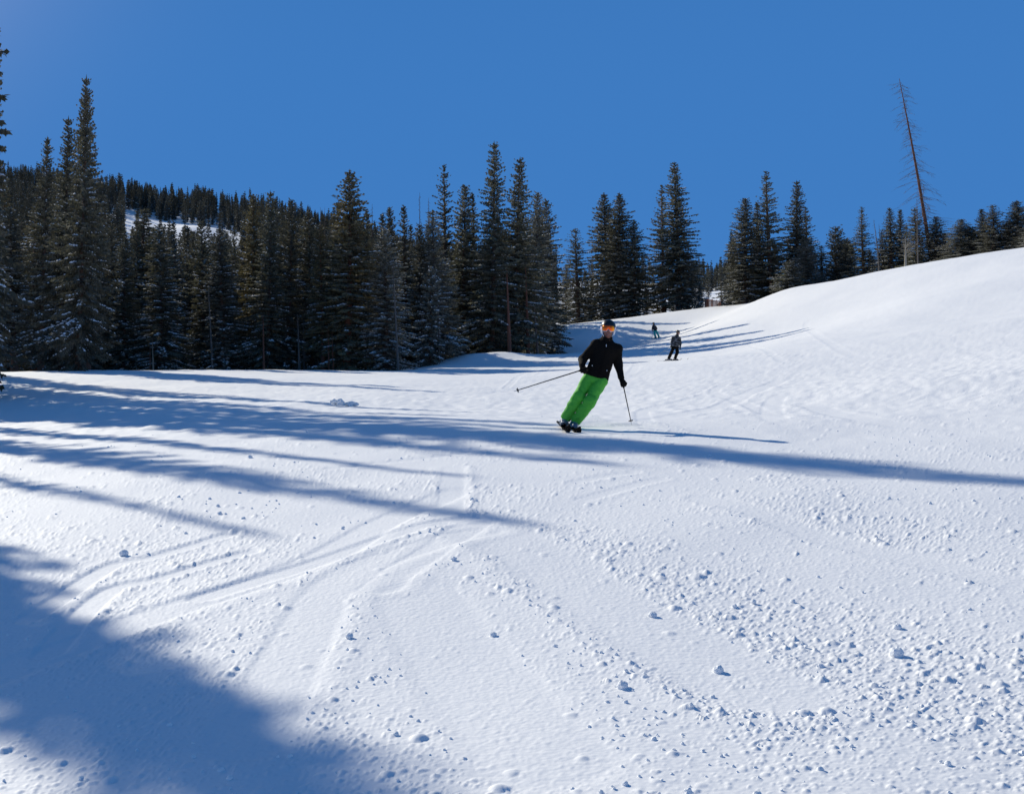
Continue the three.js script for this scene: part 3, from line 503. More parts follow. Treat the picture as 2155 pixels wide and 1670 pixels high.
// ------------------------------------------------------------------ loose snow
function lump(seed, r, detail = 3, rough = 0.25) {
  const g = new THREE.IcosahedronGeometry(r, detail), p = g.attributes.position;
  for (let i = 0; i < p.count; i++) { const x = p.getX(i) / r, y = p.getY(i) / r, z = p.getZ(i) / r, k = 1 + rough * (noise(x * 1.3 + seed, y * 1.3 + z, seed) + 0.5 * noise(x * 3 + z * 2, y * 3 + seed, seed + 1) + 0.25 * noise(x * 7 + z * 5, y * 7, seed + 2)); p.setXYZ(i, p.getX(i) * k, p.getY(i) * k, p.getZ(i) * k); }
  g.deleteAttribute('uv'); g.computeVertexNormals(); return g;
}
const looseMat = mat(0.9, 0.9, 0.895, 0.9);
const surf = (px, py) => { const g = groundAt(px, py), d = -g.z; g.y = land(g.x, d) + detail(g.x, d, d); return g; };
const CHUNKS = [
  [1887, 1366, 27, 'largest round snowball lying alone on the slope at lower right'], [1889, 1307, 15, 'snow clod just above the largest snowball'], [1669, 1250, 10, 'pale snow clod right of the pair on the lower right slope'], [1586, 1254, 11, 'right one of the pair of snow clods on the lower right slope'],
  [1546, 1264, 10, 'left one of the pair of snow clods on the lower right slope'], [955, 1184, 11, 'snow clod lying alone left of the crumbled berm in the foreground'], [1038, 1330, 13, 'snow clod on smooth snow below the left end of the crumbled berm'], [735, 1342, 14, 'snow clod at the edge of the big shadow in the lower left'],
  [462, 1080, 9, 'round snowball near the tip of the short shadow at left'], [260, 1166, 16, 'pointed snow clod at the left border beside a ski track'], [1374, 1290, 16, 'biggest clod in the crumbled berm of the foreground'], [1512, 1405, 20, 'large double clod low in the foreground crumbs'], [1310, 1442, 22, 'clod at the bottom border of the photo below the berm'], [526, 964, 9, 'snowball between the two long shadows at left'],
];
CHUNKS.forEach(([px, py, size, label], i) => {
  const g = surf(px, py), r = 0.56 * size / F * -g.z, m = new THREE.Mesh(lump(100 + i, r, 4, 0.2), looseMat); m.name = numbered('snow_clod'); m.position.copy(g).add(V(0, r * 0.42, 0)); m.scale.y = 0.85; m.castShadow = m.receiveShadow = true;
  scene.add(m); tag(m, label, 'snow clod', 'snow clods on the slope');
});
{
  const o = thing('snow_pile', surf(722, 852), 'shaded heap of broken snow standing up on the slope at left', 'snow pile'), r = rng(64);
  for (let i = 0; i < 9; i++) { const m = part('snow_block', lump(300 + i, 0.045 + 0.05 * r(), 4, 0.5), looseMat, o); m.position.set(-0.28 + 0.075 * i + 0.1 * r(), 0.05 + (i < 4 ? 0.08 : 0.0) * r(), 0.2 * (r() - 0.5)); m.scale.y = 0.7; }
}
{ // crumbs thrown along the berms, far too many to count
  const r = rng(71), geos = [lump(401, 1, 2, 0.25), lump(402, 1, 2, 0.25), lump(403, 1, 2, 0.25)], lists = [[], [], []];
  for (let i = 0; i < 22000; i++) {
    const d = 3.3 + 20 * r() * r(), x = (r() * 2 - 1) * d * 0.52, [, smooth, berm] = trackAt(x, d);
    const patch = sstep(-0.1, 0.6, noise(x / 1.4, d / 1.9, 7) + 0.5 * noise(x / 0.5, d / 0.6, 8));
    if (r() > 0.02 + 0.10 * patch + 0.45 * berm || smooth > 0.4) continue;
    const s = (0.003 + 0.005 * r() + 0.009 * Math.pow(r(), 9) + 0.003 * berm * r()) * (d > 9 ? 1.3 : 1), y = land(x, d) + detail(x, d, d);
    lists[i % 3].push(new THREE.Matrix4().compose(V(x, y + s * 0.15, -d), new THREE.Quaternion().setFromEuler(new THREE.Euler(r() * 6, r() * 6, r() * 6)), V(s, s * (0.6 + 0.4 * r()), s * (0.8 + 0.4 * r()))));
  }
  const o = new THREE.Group(); o.name = 'snow_crumbs'; scene.add(o); tag(o, 'loose crumbs of snow scattered over the foreground slope', 'snow crumbs', null, 'stuff');
  geos.forEach((g, i) => { const im = new THREE.InstancedMesh(g, looseMat, lists[i].length); im.name = 'crumbs'; im.userData.kind = 'stuff'; lists[i].forEach((q, j) => im.setMatrixAt(j, q)); im.castShadow = im.receiveShadow = true; o.add(im); });
}

// ------------------------------------------------------------------ people: distance fields joined smoothly and meshed
function nets(sdf, lo, hi, cell) {                                         // surface nets
  const n = [0, 1, 2].map((k) => Math.ceil((hi[k] - lo[k]) / cell) + 2), [nx, ny, nz] = n, val = new Float32Array(nx * ny * nz), id = new Int32Array(nx * ny * nz).fill(-1), pos = [], idx = [];
  const I = (x, y, z) => (z * ny + y) * nx + x;
  for (let z = 0; z < nz; z++) for (let y = 0; y < ny; y++) for (let x = 0; x < nx; x++) val[I(x, y, z)] = sdf(lo[0] + x * cell, lo[1] + y * cell, lo[2] + z * cell);
  const E = [[0, 1], [0, 2], [0, 4], [1, 3], [1, 5], [2, 3], [2, 6], [3, 7], [4, 5], [4, 6], [5, 7], [6, 7]];
  for (let z = 0; z + 1 < nz; z++) for (let y = 0; y + 1 < ny; y++) for (let x = 0; x + 1 < nx; x++) {
    const c = [0, 1, 2, 3, 4, 5, 6, 7].map((k) => val[I(x + (k & 1), y + ((k >> 1) & 1), z + (k >> 2))]); let neg = 0; for (const v of c) if (v < 0) neg++;
    if (!neg || neg === 8) continue;
    let sx = 0, sy = 0, sz = 0, m = 0;
    for (const [a, b] of E) if ((c[a] < 0) !== (c[b] < 0)) { const t = c[a] / (c[a] - c[b]); sx += lerp(a & 1, b & 1, t); sy += lerp((a >> 1) & 1, (b >> 1) & 1, t); sz += lerp(a >> 2, b >> 2, t); m++; }
    id[I(x, y, z)] = pos.length / 3; pos.push(lo[0] + (x + sx / m) * cell, lo[1] + (y + sy / m) * cell, lo[2] + (z + sz / m) * cell);
  }
  const quad = (a, b, c, d, f) => { if (a < 0 || b < 0 || c < 0 || d < 0) return; f ? idx.push(a, b, c, a, c, d) : idx.push(a, c, b, a, d, c); };
  for (let z = 1; z + 1 < nz; z++) for (let y = 1; y + 1 < ny; y++) for (let x = 1; x + 1 < nx; x++) {
    const s = val[I(x, y, z)] < 0;
    if (s !== val[I(x + 1, y, z)] < 0) quad(id[I(x, y - 1, z - 1)], id[I(x, y, z - 1)], id[I(x, y, z)], id[I(x, y - 1, z)], s);
    if (s !== val[I(x, y + 1, z)] < 0) quad(id[I(x - 1, y, z - 1)], id[I(x - 1, y, z)], id[I(x, y, z)], id[I(x, y, z - 1)], s);
    if (s !== val[I(x, y, z + 1)] < 0) quad(id[I(x - 1, y - 1, z)], id[I(x, y - 1, z)], id[I(x, y, z)], id[I(x - 1, y, z)], s);
  }
  const nor = new Float32Array(pos.length), e = cell * 0.6;
  for (let i = 0; i < pos.length; i += 3) { const [x, y, z] = [pos[i], pos[i + 1], pos[i + 2]], a = sdf(x + e, y, z) - sdf(x - e, y, z), b = sdf(x, y + e, z) - sdf(x, y - e, z), c = sdf(x, y, z + e) - sdf(x, y, z - e), l = Math.hypot(a, b, c) || 1; nor[i] = a / l; nor[i + 1] = b / l; nor[i + 2] = c / l; }
  const g = new THREE.BufferGeometry(); g.setAttribute('position', new THREE.Float32BufferAttribute(pos, 3)); g.setAttribute('normal', new THREE.BufferAttribute(nor, 3)); g.setIndex(idx); return g;
}
// bones: [a, b, ra, rb, {flat: [direction, factor]}]; k: how softly they join
function limbs(bones, k, wrinkle = 0, freq = 14) {
  const B = bones.map(([a, b, ra, rb, o = {}]) => ({ a, ab: b.clone().sub(a), l2: Math.max(1e-9, b.distanceToSquared(a)), ra, rb, f: o.flat }));
  const f = (x, y, z) => {
    let d = 1e3;
    for (const s of B) {
      let qx = x - s.a.x, qy = y - s.a.y, qz = z - s.a.z, t = Math.min(1, Math.max(0, (qx * s.ab.x + qy * s.ab.y + qz * s.ab.z) / s.l2));
      qx -= s.ab.x * t; qy -= s.ab.y * t; qz -= s.ab.z * t;
      if (s.f) { const m = (qx * s.f[0].x + qy * s.f[0].y + qz * s.f[0].z) * (s.f[1] - 1); qx += s.f[0].x * m; qy += s.f[0].y * m; qz += s.f[0].z * m; }
      const e = Math.sqrt(qx * qx + qy * qy + qz * qz) - lerp(s.ra, s.rb, t), h = Math.max(0, k - Math.abs(d - e)) / k;
      d = Math.min(d, e) - h * h * k * 0.25;
    }
    if (wrinkle && d < 0.05) d += wrinkle * (noise(x * freq + z * 5, y * freq * 1.6, 3) + 0.6 * noise(x * freq * 2.1 - z * 9, y * freq * 2.6 + z * 7, 4));
    return d;
  };
  f.box = (m = 0.06) => { const lo = [1e9, 1e9, 1e9], hi = [-1e9, -1e9, -1e9]; for (const [a, b, ra, rb] of bones) for (const [p, r] of [[a, ra], [b, rb]]) [p.x, p.y, p.z].forEach((v, i) => { lo[i] = Math.min(lo[i], v - r - m); hi[i] = Math.max(hi[i], v + r + m); }); return [lo, hi]; };
  return f;
}
const meshOf = (f, cell, m) => nets(f, ...f.box(m), cell);
const cut = (f, p, n) => { const g = (x, y, z) => Math.max(f(x, y, z), (x - p.x) * n.x + (y - p.y) * n.y + (z - p.z) * n.z); g.box = f.box; return g; };
const both = (f, h) => { const g = (x, y, z) => Math.min(f(x, y, z), h(x, y, z)); g.box = () => { const [a, b] = f.box(), [c, d] = h.box(); return [a.map((v, i) => Math.min(v, c[i])), b.map((v, i) => Math.max(v, d[i]))]; }; return g; };

function headParts(o, c, R, m, fine) {                                     // c: middle of the head, R: its turn; looks along +z
  const L = (x, y, z) => V(x, y, z).applyMatrix4(R).add(c), inv = R.clone().invert();
  const ell = (x, y, z, cx, cy, cz, rx, ry, rz) => { const a = (x - cx) / rx, b = (y - cy) / ry, d = (z - cz) / rz, l = Math.sqrt(a * a + b * b + d * d); return (l - 1) * Math.min(rx, ry, rz); };
  const sm = (a, b, k) => { const h = Math.max(0, k - Math.abs(a - b)) / k; return Math.min(a, b) - h * h * k * 0.25; };
  const cap = (x, y, z, ax, ay, az, bx, by, bz, r0, r1) => { const ex = bx - ax, ey = by - ay, ez = bz - az, t = Math.min(1, Math.max(0, ((x - ax) * ex + (y - ay) * ey + (z - az) * ez) / (ex * ex + ey * ey + ez * ez))); return Math.hypot(x - ax - ex * t, y - ay - ey * t, z - az - ez * t) - lerp(r0, r1, t); };
  const face = (x, y, z) => {
    let d = ell(x, y, z, 0, 0.015, -0.01, 0.074, 0.1, 0.092);
    d = sm(d, ell(x, y, z, 0, -0.06, 0.025, 0.052, 0.055, 0.06), 0.04);
    d = sm(d, cap(x, y, z, 0, 0.005, 0.078, 0, -0.028, 0.097, 0.008, 0.013), 0.015);
    d = sm(d, cap(x, y, z, -0.011, -0.034, 0.088, 0.011, -0.034, 0.088, 0.009, 0.009), 0.01);
    d = sm(d, cap(x, y, z, -0.018, -0.062, 0.076, 0.018, -0.062, 0.076, 0.0075, 0.0075), 0.008);
    d = sm(d, cap(x, y, z, -0.014, -0.073, 0.077, 0.014, -0.073, 0.077, 0.0085, 0.0085), 0.006);
    d = sm(d, ell(x, y, z, 0, -0.1, 0.066, 0.024, 0.018, 0.02), 0.02);
    for (const s of [-1, 1]) { d = sm(d, ell(x, y, z, s * 0.076, -0.005, -0.005, 0.009, 0.03, 0.02), 0.01); d = -sm(-d, ell(x, y, z, s * 0.031, 0.012, 0.092, 0.018, 0.011, 0.012), 0.012); d = sm(d, ell(x, y, z, s * 0.031, 0.012, 0.073, 0.012, 0.012, 0.012), 0.002); }
    return sm(d, cap(x, y, z, 0, -0.06, -0.015, 0, -0.16, -0.025, 0.052, 0.058), 0.03);
  };
  const cell = fine ? 0.0035 : 0.009, put = (g) => { g.applyMatrix4(R); g.translate(c.x, c.y, c.z); return g; };
  const head = put(nets(face, [-0.1, -0.19, -0.12], [0.1, 0.13, 0.125], cell));
  const shell = (x, y, z) => { let d = ell(x, y, z, 0, 0.03, -0.012, 0.114, 0.118, 0.128); d = Math.max(d, -ell(x, y, z, 0, 0.02, -0.01, 0.098, 0.102, 0.108)); return Math.max(d, -(y - 0.022 + 0.5 * Math.min(0, z - 0.02) * 0.6 + (z < 0.03 ? 0.02 : 0)) + 0, -(y + 0.06)); };
  part('helmet', put(nets(shell, [-0.13, -0.08, -0.15], [0.13, 0.16, 0.13], fine ? 0.005 : 0.01)), m.helmet, o);
  for (const s of [-1, 1]) part('ear_pad', put(nets((x, y, z) => sm(ell(x, y, z, s * 0.09, -0.03, -0.01, 0.02, 0.052, 0.042), cap(x, y, z, s * 0.088, -0.06, 0.0, s * 0.06, -0.11, 0.045, 0.009, 0.006), 0.015), [s * 0.085 - 0.05, -0.14, -0.07], [s * 0.085 + 0.05, 0.05, 0.08], fine ? 0.005 : 0.01)), m.earPad, o);
  // goggles: a bowed frame and lens with a notch for the nose
  const outline = (a, grow) => { const e = Math.pow(Math.min(1, Math.abs(a)), 6), n = Math.exp(-((a / 0.2) ** 2)); return [0.047 * (1 - e * 0.55) + grow, -0.041 * (1 - e * 0.6) + 0.032 * n - grow + (Math.abs(a) > 0.75 ? 0.01 * (Math.abs(a) - 0.75) : 0)]; };
  const bowed = (grow, z0, depth, rim) => {
    const nx = 28, ny = 10, pos = [], col = [], idx = [];
    for (let side = 0; side < 2; side++) for (let j = 0; j <= ny; j++) for (let i = 0; i <= nx; i++) {
      const a = -1 + 2 * i / nx, [t, b] = outline(a, grow), w = a * 1.14, y = lerp(b, t, j / ny), R0 = 0.088 + z0 - (side ? depth : 0) + (rim ? 0 : 0.004 * (1 - (2 * j / ny - 1) ** 2));
      pos.push(Math.sin(w) * (R0 - 0.002) * (1 + grow * 3), y + 0.004, Math.cos(w) * R0 + 0.012);
      const k = Math.abs(a + 0.1); col.push(lerp(1, 0.7, sstep(0.85, 1.05, k)), lerp(0.13, 0.42, sstep(0.3, 1.0, k)), 0.02);
    }
    const o2 = (nx + 1) * (ny + 1), Q = (a, b, c, d) => idx.push(a, b, c, a, c, d);
    for (let j = 0; j < ny; j++) for (let i = 0; i < nx; i++) { const a = j * (nx + 1) + i; Q(a, a + 1, a + nx + 2, a + nx + 1); Q(o2 + a, o2 + a + nx + 1, o2 + a + nx + 2, o2 + a + 1); }
    for (let i = 0; i < nx; i++) { Q(i, o2 + i, o2 + i + 1, i + 1); const t = ny * (nx + 1) + i; Q(t, t + 1, o2 + t + 1, o2 + t); }
    for (let j = 0; j < ny; j++) { const a = j * (nx + 1), b = a + nx; Q(a, a + nx + 1, o2 + a + nx + 1, o2 + a); Q(b, o2 + b, o2 + b + nx + 1, b + nx + 1); }
    const g = new THREE.BufferGeometry(); g.setAttribute('position', new THREE.Float32BufferAttribute(pos, 3)); g.setAttribute('color', new THREE.Float32BufferAttribute(col, 3)); g.setIndex(idx); g.computeVertexNormals(); return put(g);
  };
  const gg = part('goggles', bowed(0.007, 0.012, 0.022, true), m.goggleFrame, o); part('lens', bowed(-0.002, 0.017, 0.006, false), m.lens, gg);
  const strap = []; for (let i = 0; i <= 24; i++) { const w = 0.95 + (6.283 - 1.9) * i / 24; strap.push(V(Math.sin(w) * 0.117, 0.012 + 0.02 * Math.sin(i / 24 * 3.14), Math.cos(w) * 0.128 - 0.008)); }
  const sg = []; { const pos = [], idx = []; strap.forEach((p) => { pos.push(p.x, p.y - 0.018, p.z, p.x, p.y + 0.018, p.z); }); for (let i = 0; i < 24; i++) idx.push(i * 2, i * 2 + 1, i * 2 + 3, i * 2, i * 2 + 3, i * 2 + 2); const g = new THREE.BufferGeometry(); g.setAttribute('position', new THREE.Float32BufferAttribute(pos, 3)); g.setIndex(idx); g.computeVertexNormals(); sg.push(put(g)); }
  part('goggle_strap', sg[0], m.strap, gg);
  return head;
}
function glove(o, wrist, hand, pole, m, cell) {                            // fingers closed round the pole's grip
  const g = pole.clone().normalize(), a0 = hand.clone().sub(wrist), a = a0.clone().addScaledVector(g, -a0.dot(g)).normalize(), n = g.clone().cross(a), bones = [];
  const P = (r, w, k) => hand.clone().addScaledVector(a, Math.cos(w) * r).addScaledVector(n, Math.sin(w) * r).addScaledVector(g, k);
  bones.push([wrist, wrist.clone().lerp(hand, 0.55), 0.04, 0.04], [P(0.035, 2.5, -0.028), P(0.035, 2.5, 0.03), 0.026, 0.026], [P(0.04, 2.2, -0.02), P(0.042, 1.2, 0), 0.026, 0.024]);
  [0.034, 0.012, -0.011, -0.032].forEach((k, i) => { const r = [0.033, 0.036, 0.034, 0.029][i], ang = [1.3, 0.4, -0.5, -1.3 - 0.1 * i]; for (let q = 0; q < 3; q++) bones.push([P(r + 0.004, ang[q], k), P(r, ang[q + 1], k), 0.0135 - q * 0.001, 0.0125 - q * 0.001]); });
  bones.push([P(0.036, 2.9, 0.02), P(0.034, -2.4, 0.04), 0.016, 0.014], [P(0.034, -2.4, 0.04), P(0.032, -1.5, 0.045), 0.014, 0.012]);
  part('glove', meshOf(limbs(bones, 0.008), cell, 0.03), m, o);
}
function pole(name, top, tip, m, label, group) {                            // grip end, tip end
  const o = thing(name, top, label, 'ski pole', group), v = tip.clone().sub(top), L = v.length(), u = v.clone().divideScalar(L), p = (s) => u.clone().multiplyScalar(s);
  part('grip', tube([p(-0.07), p(-0.05), p(0.0), p(0.05), p(0.07)], [0.012, 0.017, 0.014, 0.016, 0.011], 10), m.grip, o);
  part('shaft', tube([p(0.06), p(L * 0.5), p(L - 0.05)], [0.0095, 0.0085, 0.0065], 8), m.shaft, o);
  const q = new THREE.Quaternion().setFromUnitVectors(V(0, 0, 1), u), star = new THREE.Shape();
  for (let i = 0; i <= 48; i++) { const w = i / 48 * 6.2832, r = 0.026 + 0.009 * Math.cos(w * 6); i ? star.lineTo(Math.cos(w) * r, Math.sin(w) * r) : star.moveTo(Math.cos(w) * r, Math.sin(w) * r); }
  const bg = new THREE.ExtrudeGeometry(star, { depth: 0.006, bevelEnabled: true, bevelSize: 0.003, bevelThickness: 0.003, bevelSegments: 1, steps: 1 }); bg.applyQuaternion(q); const bp = p(L - 0.07); bg.translate(bp.x, bp.y, bp.z); part('basket', bg, m.basket, o);
  part('tip', tube([p(L - 0.06), p(L)], [0.006, 0.003], 6), m.tip, o);
  return o;
}
function ski(foot, dir, up, L, m, label, group, base) {                       // foot: under the boot; dir: towards the tip
  const o = thing('ski', foot, label, 'ski', group), fw = dir.clone().normalize(), sd = fw.clone().cross(up).normalize(), u = sd.clone().cross(fw), pos = [], idx = [], n = 30;
  for (let i = 0; i <= n; i++) {
    const s = i / n, z = (s - 0.46) * L, tipz = Math.max(0, (s - 0.86) / 0.14), tail = Math.max(0, (0.05 - s) / 0.05), w = (0.037 + 0.022 * Math.pow(Math.abs(s - 0.46) / 0.5, 2)) * Math.sqrt(Math.max(0.02, 1 - Math.pow(tipz, 3.2))) * (1 - 0.2 * tail), y = 0.105 * tipz * tipz * (L / 1.6) + 0.015 * tail, t = 0.008;
    for (const [a, b] of [[-1, 0], [1, 0], [0.92, 1], [-0.92, 1]]) { const q = fw.clone().multiplyScalar(z).addScaledVector(sd, a * w).addScaledVector(u, y + b * t); pos.push(q.x, q.y, q.z); }
  }
  for (let i = 0; i < n; i++) for (let k = 0; k < 4; k++) { const a = i * 4 + k, b = i * 4 + (k + 1) % 4; idx.push(a, b, b + 4, a, b + 4, a + 4); }
  idx.push(0, 1, 2, 0, 2, 3, n * 4, n * 4 + 2, n * 4 + 1, n * 4, n * 4 + 3, n * 4 + 2);
  let g = new THREE.BufferGeometry(); g.setAttribute('position', new THREE.Float32BufferAttribute(pos, 3)); g.setIndex(idx); g = g.toNonIndexed(); g.computeVertexNormals();
  part('plank', g, m.ski, o);
  const M = new THREE.Matrix4().makeBasis(sd, u, fw), bx = (w, h, l, y, z) => { const b = new THREE.BoxGeometry(w, h, l, 1, 1, 1); b.translate(0, y, z); b.applyMatrix4(M); return b; };
  part('toe_binding', mergeGeometries([bx(0.06, 0.03, 0.07, 0.024, 0.17), bx(0.035, 0.03, 0.04, 0.05, 0.19)]), m.binding, o); part('heel_binding', mergeGeometries([bx(0.06, 0.03, 0.09, 0.024, -0.19), bx(0.04, 0.045, 0.05, 0.06, -0.2)]), m.binding, o);
  if (m.mark) { const b = new THREE.TorusGeometry(0.018, 0.004, 5, 18); b.scale(1.3, 0.7, 1); b.rotateX(-Math.PI / 2); b.rotateX(-0.75); b.translate(0, 0.03, 0.49 * L); b.applyMatrix4(M); part('tip_mark', b, m.mark, o); }
  return o;
}
// a skier from joints (world points)
function skier(name, J, S, m, label, head, hands) {
  const foot = J.base, o = thing(name, foot, label, 'person'), l = (v) => v.clone().sub(foot), j = {}; for (const k in J) j[k] = l(J[k]);
  const c1 = S.cell, axisT = j.pelvis.clone().sub(j.neck).normalize(), across = j.shoulderL.clone().sub(j.shoulderR).normalize(), front = across.clone().cross(axisT.clone().negate()).normalize(), fl = [front, 1.5];
  const k = S.k ?? 1;
  // the body under the clothes, one continuous mesh with the head
  const bodyBones = [[j.neck, j.chest, 0.055, 0.12, { flat: [front, 1.5] }], [j.chest, j.pelvis, 0.125, 0.13, { flat: [front, 1.5] }], [j.shoulderR, j.shoulderL, 0.05, 0.05], [j.neck, j.neck.clone().lerp(j.head, 0.6), 0.05, 0.05]];
  for (const s of 'RL') bodyBones.push([j['shoulder' + s], j['elbow' + s], 0.045, 0.036], [j['elbow' + s], j['wrist' + s], 0.036, 0.026], [j['hip' + s], j['knee' + s], 0.075, 0.052], [j['knee' + s], j['ankle' + s], 0.05, 0.036], [j['wrist' + s], j['hand' + s], 0.022, 0.018]);
  const headGeo = headParts(o, j.head, head, m, c1 < 0.015), bodyGeo = meshOf(limbs(bodyBones, 0.05), Math.max(0.014, c1));
  part('body', mergeGeometries([bodyGeo, headGeo]), m.skin, o);
  // jacket
  const hem = j.pelvis.clone().addScaledVector(axisT, S.hem), jb = [
    [j.neck.clone().addScaledVector(axisT, 0.06), j.chest, 0.11 * k, 0.165 * k, { flat: fl }], [j.chest, j.waist, 0.165 * k, S.waist * k, { flat: fl }], [j.waist, hem.clone().addScaledVector(axisT, 0.02), S.waist * k, S.hip * k, { flat: fl }],
    [j.shoulderR, j.shoulderL, 0.072 * k, 0.072 * k]];
  for (const s of 'RL') jb.push([j['shoulder' + s], j['elbow' + s], 0.072 * k, 0.06 * k], [j['elbow' + s], j['wrist' + s], 0.06 * k, 0.047 * k]);
  const collar = limbs([[j.neck.clone().addScaledVector(axisT, 0.07), j.neck.clone().lerp(j.head, 0.28), 0.088 * k, 0.079 * k]], 0.01, 0.002), torso = cut(limbs(jb, 0.045, S.wrinkle), hem, axisT);
  const jg = meshOf(both(torso, collar), c1, 0.07);
  if (m.jacketColor) { const p = jg.attributes.position, col = []; for (let i = 0; i < p.count; i++) col.push(...m.jacketColor(p.getX(i), p.getY(i), p.getZ(i))); jg.setAttribute('color', new THREE.Float32BufferAttribute(col, 3)); }
  const jacket = part('jacket', jg, m.jacket, o);
  // trousers
  const tb = [[j.hipR, j.hipL, S.thigh * 0.95, S.thigh * 0.95], [j.pelvis.clone().addScaledVector(axisT, -0.08), j.hipR.clone().lerp(j.hipL, 0.5), 0.13, 0.12, { flat: fl }]];
  let pants = null;
  const legs = [];
  for (const s of 'RL') {
    const sh = j['ankle' + s].clone().sub(j['knee' + s]).normalize(), kn = j['knee' + s];
    const leg = limbs([[j['hip' + s], kn, S.thigh, S.knee], [kn.clone().addScaledVector(sh, -0.05), kn.clone().addScaledVector(sh, 0.13), S.knee * 1.12, S.calf], [kn.clone().addScaledVector(sh, 0.13), j['ankle' + s].clone().addScaledVector(sh, 0.03), S.calf, S.cuff]], 0.02, S.wrinkle * 2.4, 7);
    legs.push(cut(leg, j['ankle' + s], sh));
  }
  const seat = limbs(tb, 0.04, S.wrinkle), pf = (x, y, z) => { let d = seat(x, y, z); for (const q of legs) { const e = q(x, y, z), h = Math.max(0, 0.006 - Math.abs(d - e)) / 0.006; d = Math.min(d, e) - h * h * 0.0015; } return d; };
  pf.box = () => both(both(seat, legs[0]), legs[1]).box();
  part('trousers', nets(pf, ...pf.box(), c1), m.trousers, o);
  // boots
  for (const s of 'RL') {
    const a = j['ankle' + s], t = j['toe' + s], h = j['heel' + s], sole = j['sole' + s], fwd = t.clone().sub(h).normalize(), upB = a.clone().sub(sole).normalize();
    const f = cut(limbs([[a.clone().addScaledVector(upB, 0.05), a.clone().lerp(sole, 0.5), 0.062, 0.06], [h.clone().addScaledVector(upB, 0.055), t.clone().addScaledVector(upB, 0.045), 0.052, 0.044], [a.clone().lerp(sole, 0.4), sole.clone().addScaledVector(fwd, 0.05).addScaledVector(upB, 0.06), 0.058, 0.052]], 0.03), sole, upB.clone().negate());
    const b = part('ski_boot', meshOf(f, Math.min(c1, 0.012), 0.05), m.boot, o);
    if (c1 < 0.015) for (let q = 0; q < 3; q++) { const p0 = a.clone().lerp(sole, 0.12 + 0.24 * q).addScaledVector(fwd, 0.02 + 0.018 * q), tor = new THREE.TorusGeometry(0.06 - 0.002 * q, 0.006, 5, 22); tor.applyQuaternion(new THREE.Quaternion().setFromUnitVectors(V(0, 0, 1), upB.clone().lerp(fwd, 0.25).normalize())); tor.translate(p0.x, p0.y, p0.z); part('buckle', tor, m.buckle, b); }
  }
  for (const s of 'RL') if (hands[s]) glove(o, j['wrist' + s], j['hand' + s], hands[s], m.glove, c1 < 0.015 ? 0.005 : 0.012);
  return { o, jacket, j, front, axisT, across };
}
const M = {
  skin: mat(0.26, 0.1, 0.07, 0.55), black: new THREE.MeshPhysicalMaterial({ color: new THREE.Color().setRGB(0.009, 0.007, 0.0055), roughness: 0.9, specularIntensity: 0.25, side: THREE.DoubleSide }), gloss: mat(0.006, 0.006, 0.008, 0.35), white: mat(0.75, 0.75, 0.78, 0.4), green: mat(0.095, 0.49, 0.04, 0.75), steel: mat(0.45, 0.45, 0.47, 0.3, { metalness: 0.8 }), silver: mat(0.7, 0.7, 0.72, 0.35),
  boot: mat(0.13, 0.17, 0.22, 0.35), shaft: mat(0.09, 0.08, 0.07, 0.3, { metalness: 0.5 }), pink: mat(0.75, 0.6, 0.75, 0.6), teal: mat(0.03, 0.4, 0.36, 0.7), lens: new THREE.MeshPhysicalMaterial({ vertexColors: true, roughness: 0.28, metalness: 0.8, side: THREE.DoubleSide }),
};
M.lens.color.setRGB(1, 1, 1);
const rot = (yaw, pitch, roll) => new THREE.Matrix4().makeRotationFromEuler(new THREE.Euler(pitch, yaw, roll, 'YXZ'));
const poleMats = { grip: M.black, shaft: M.shaft, basket: mat(0.03, 0.03, 0.03, 0.5), tip: M.steel }, paleMats = { grip: M.black, shaft: mat(0.45, 0.43, 0.33, 0.4), basket: mat(0.05, 0.05, 0.05, 0.5), tip: M.steel };

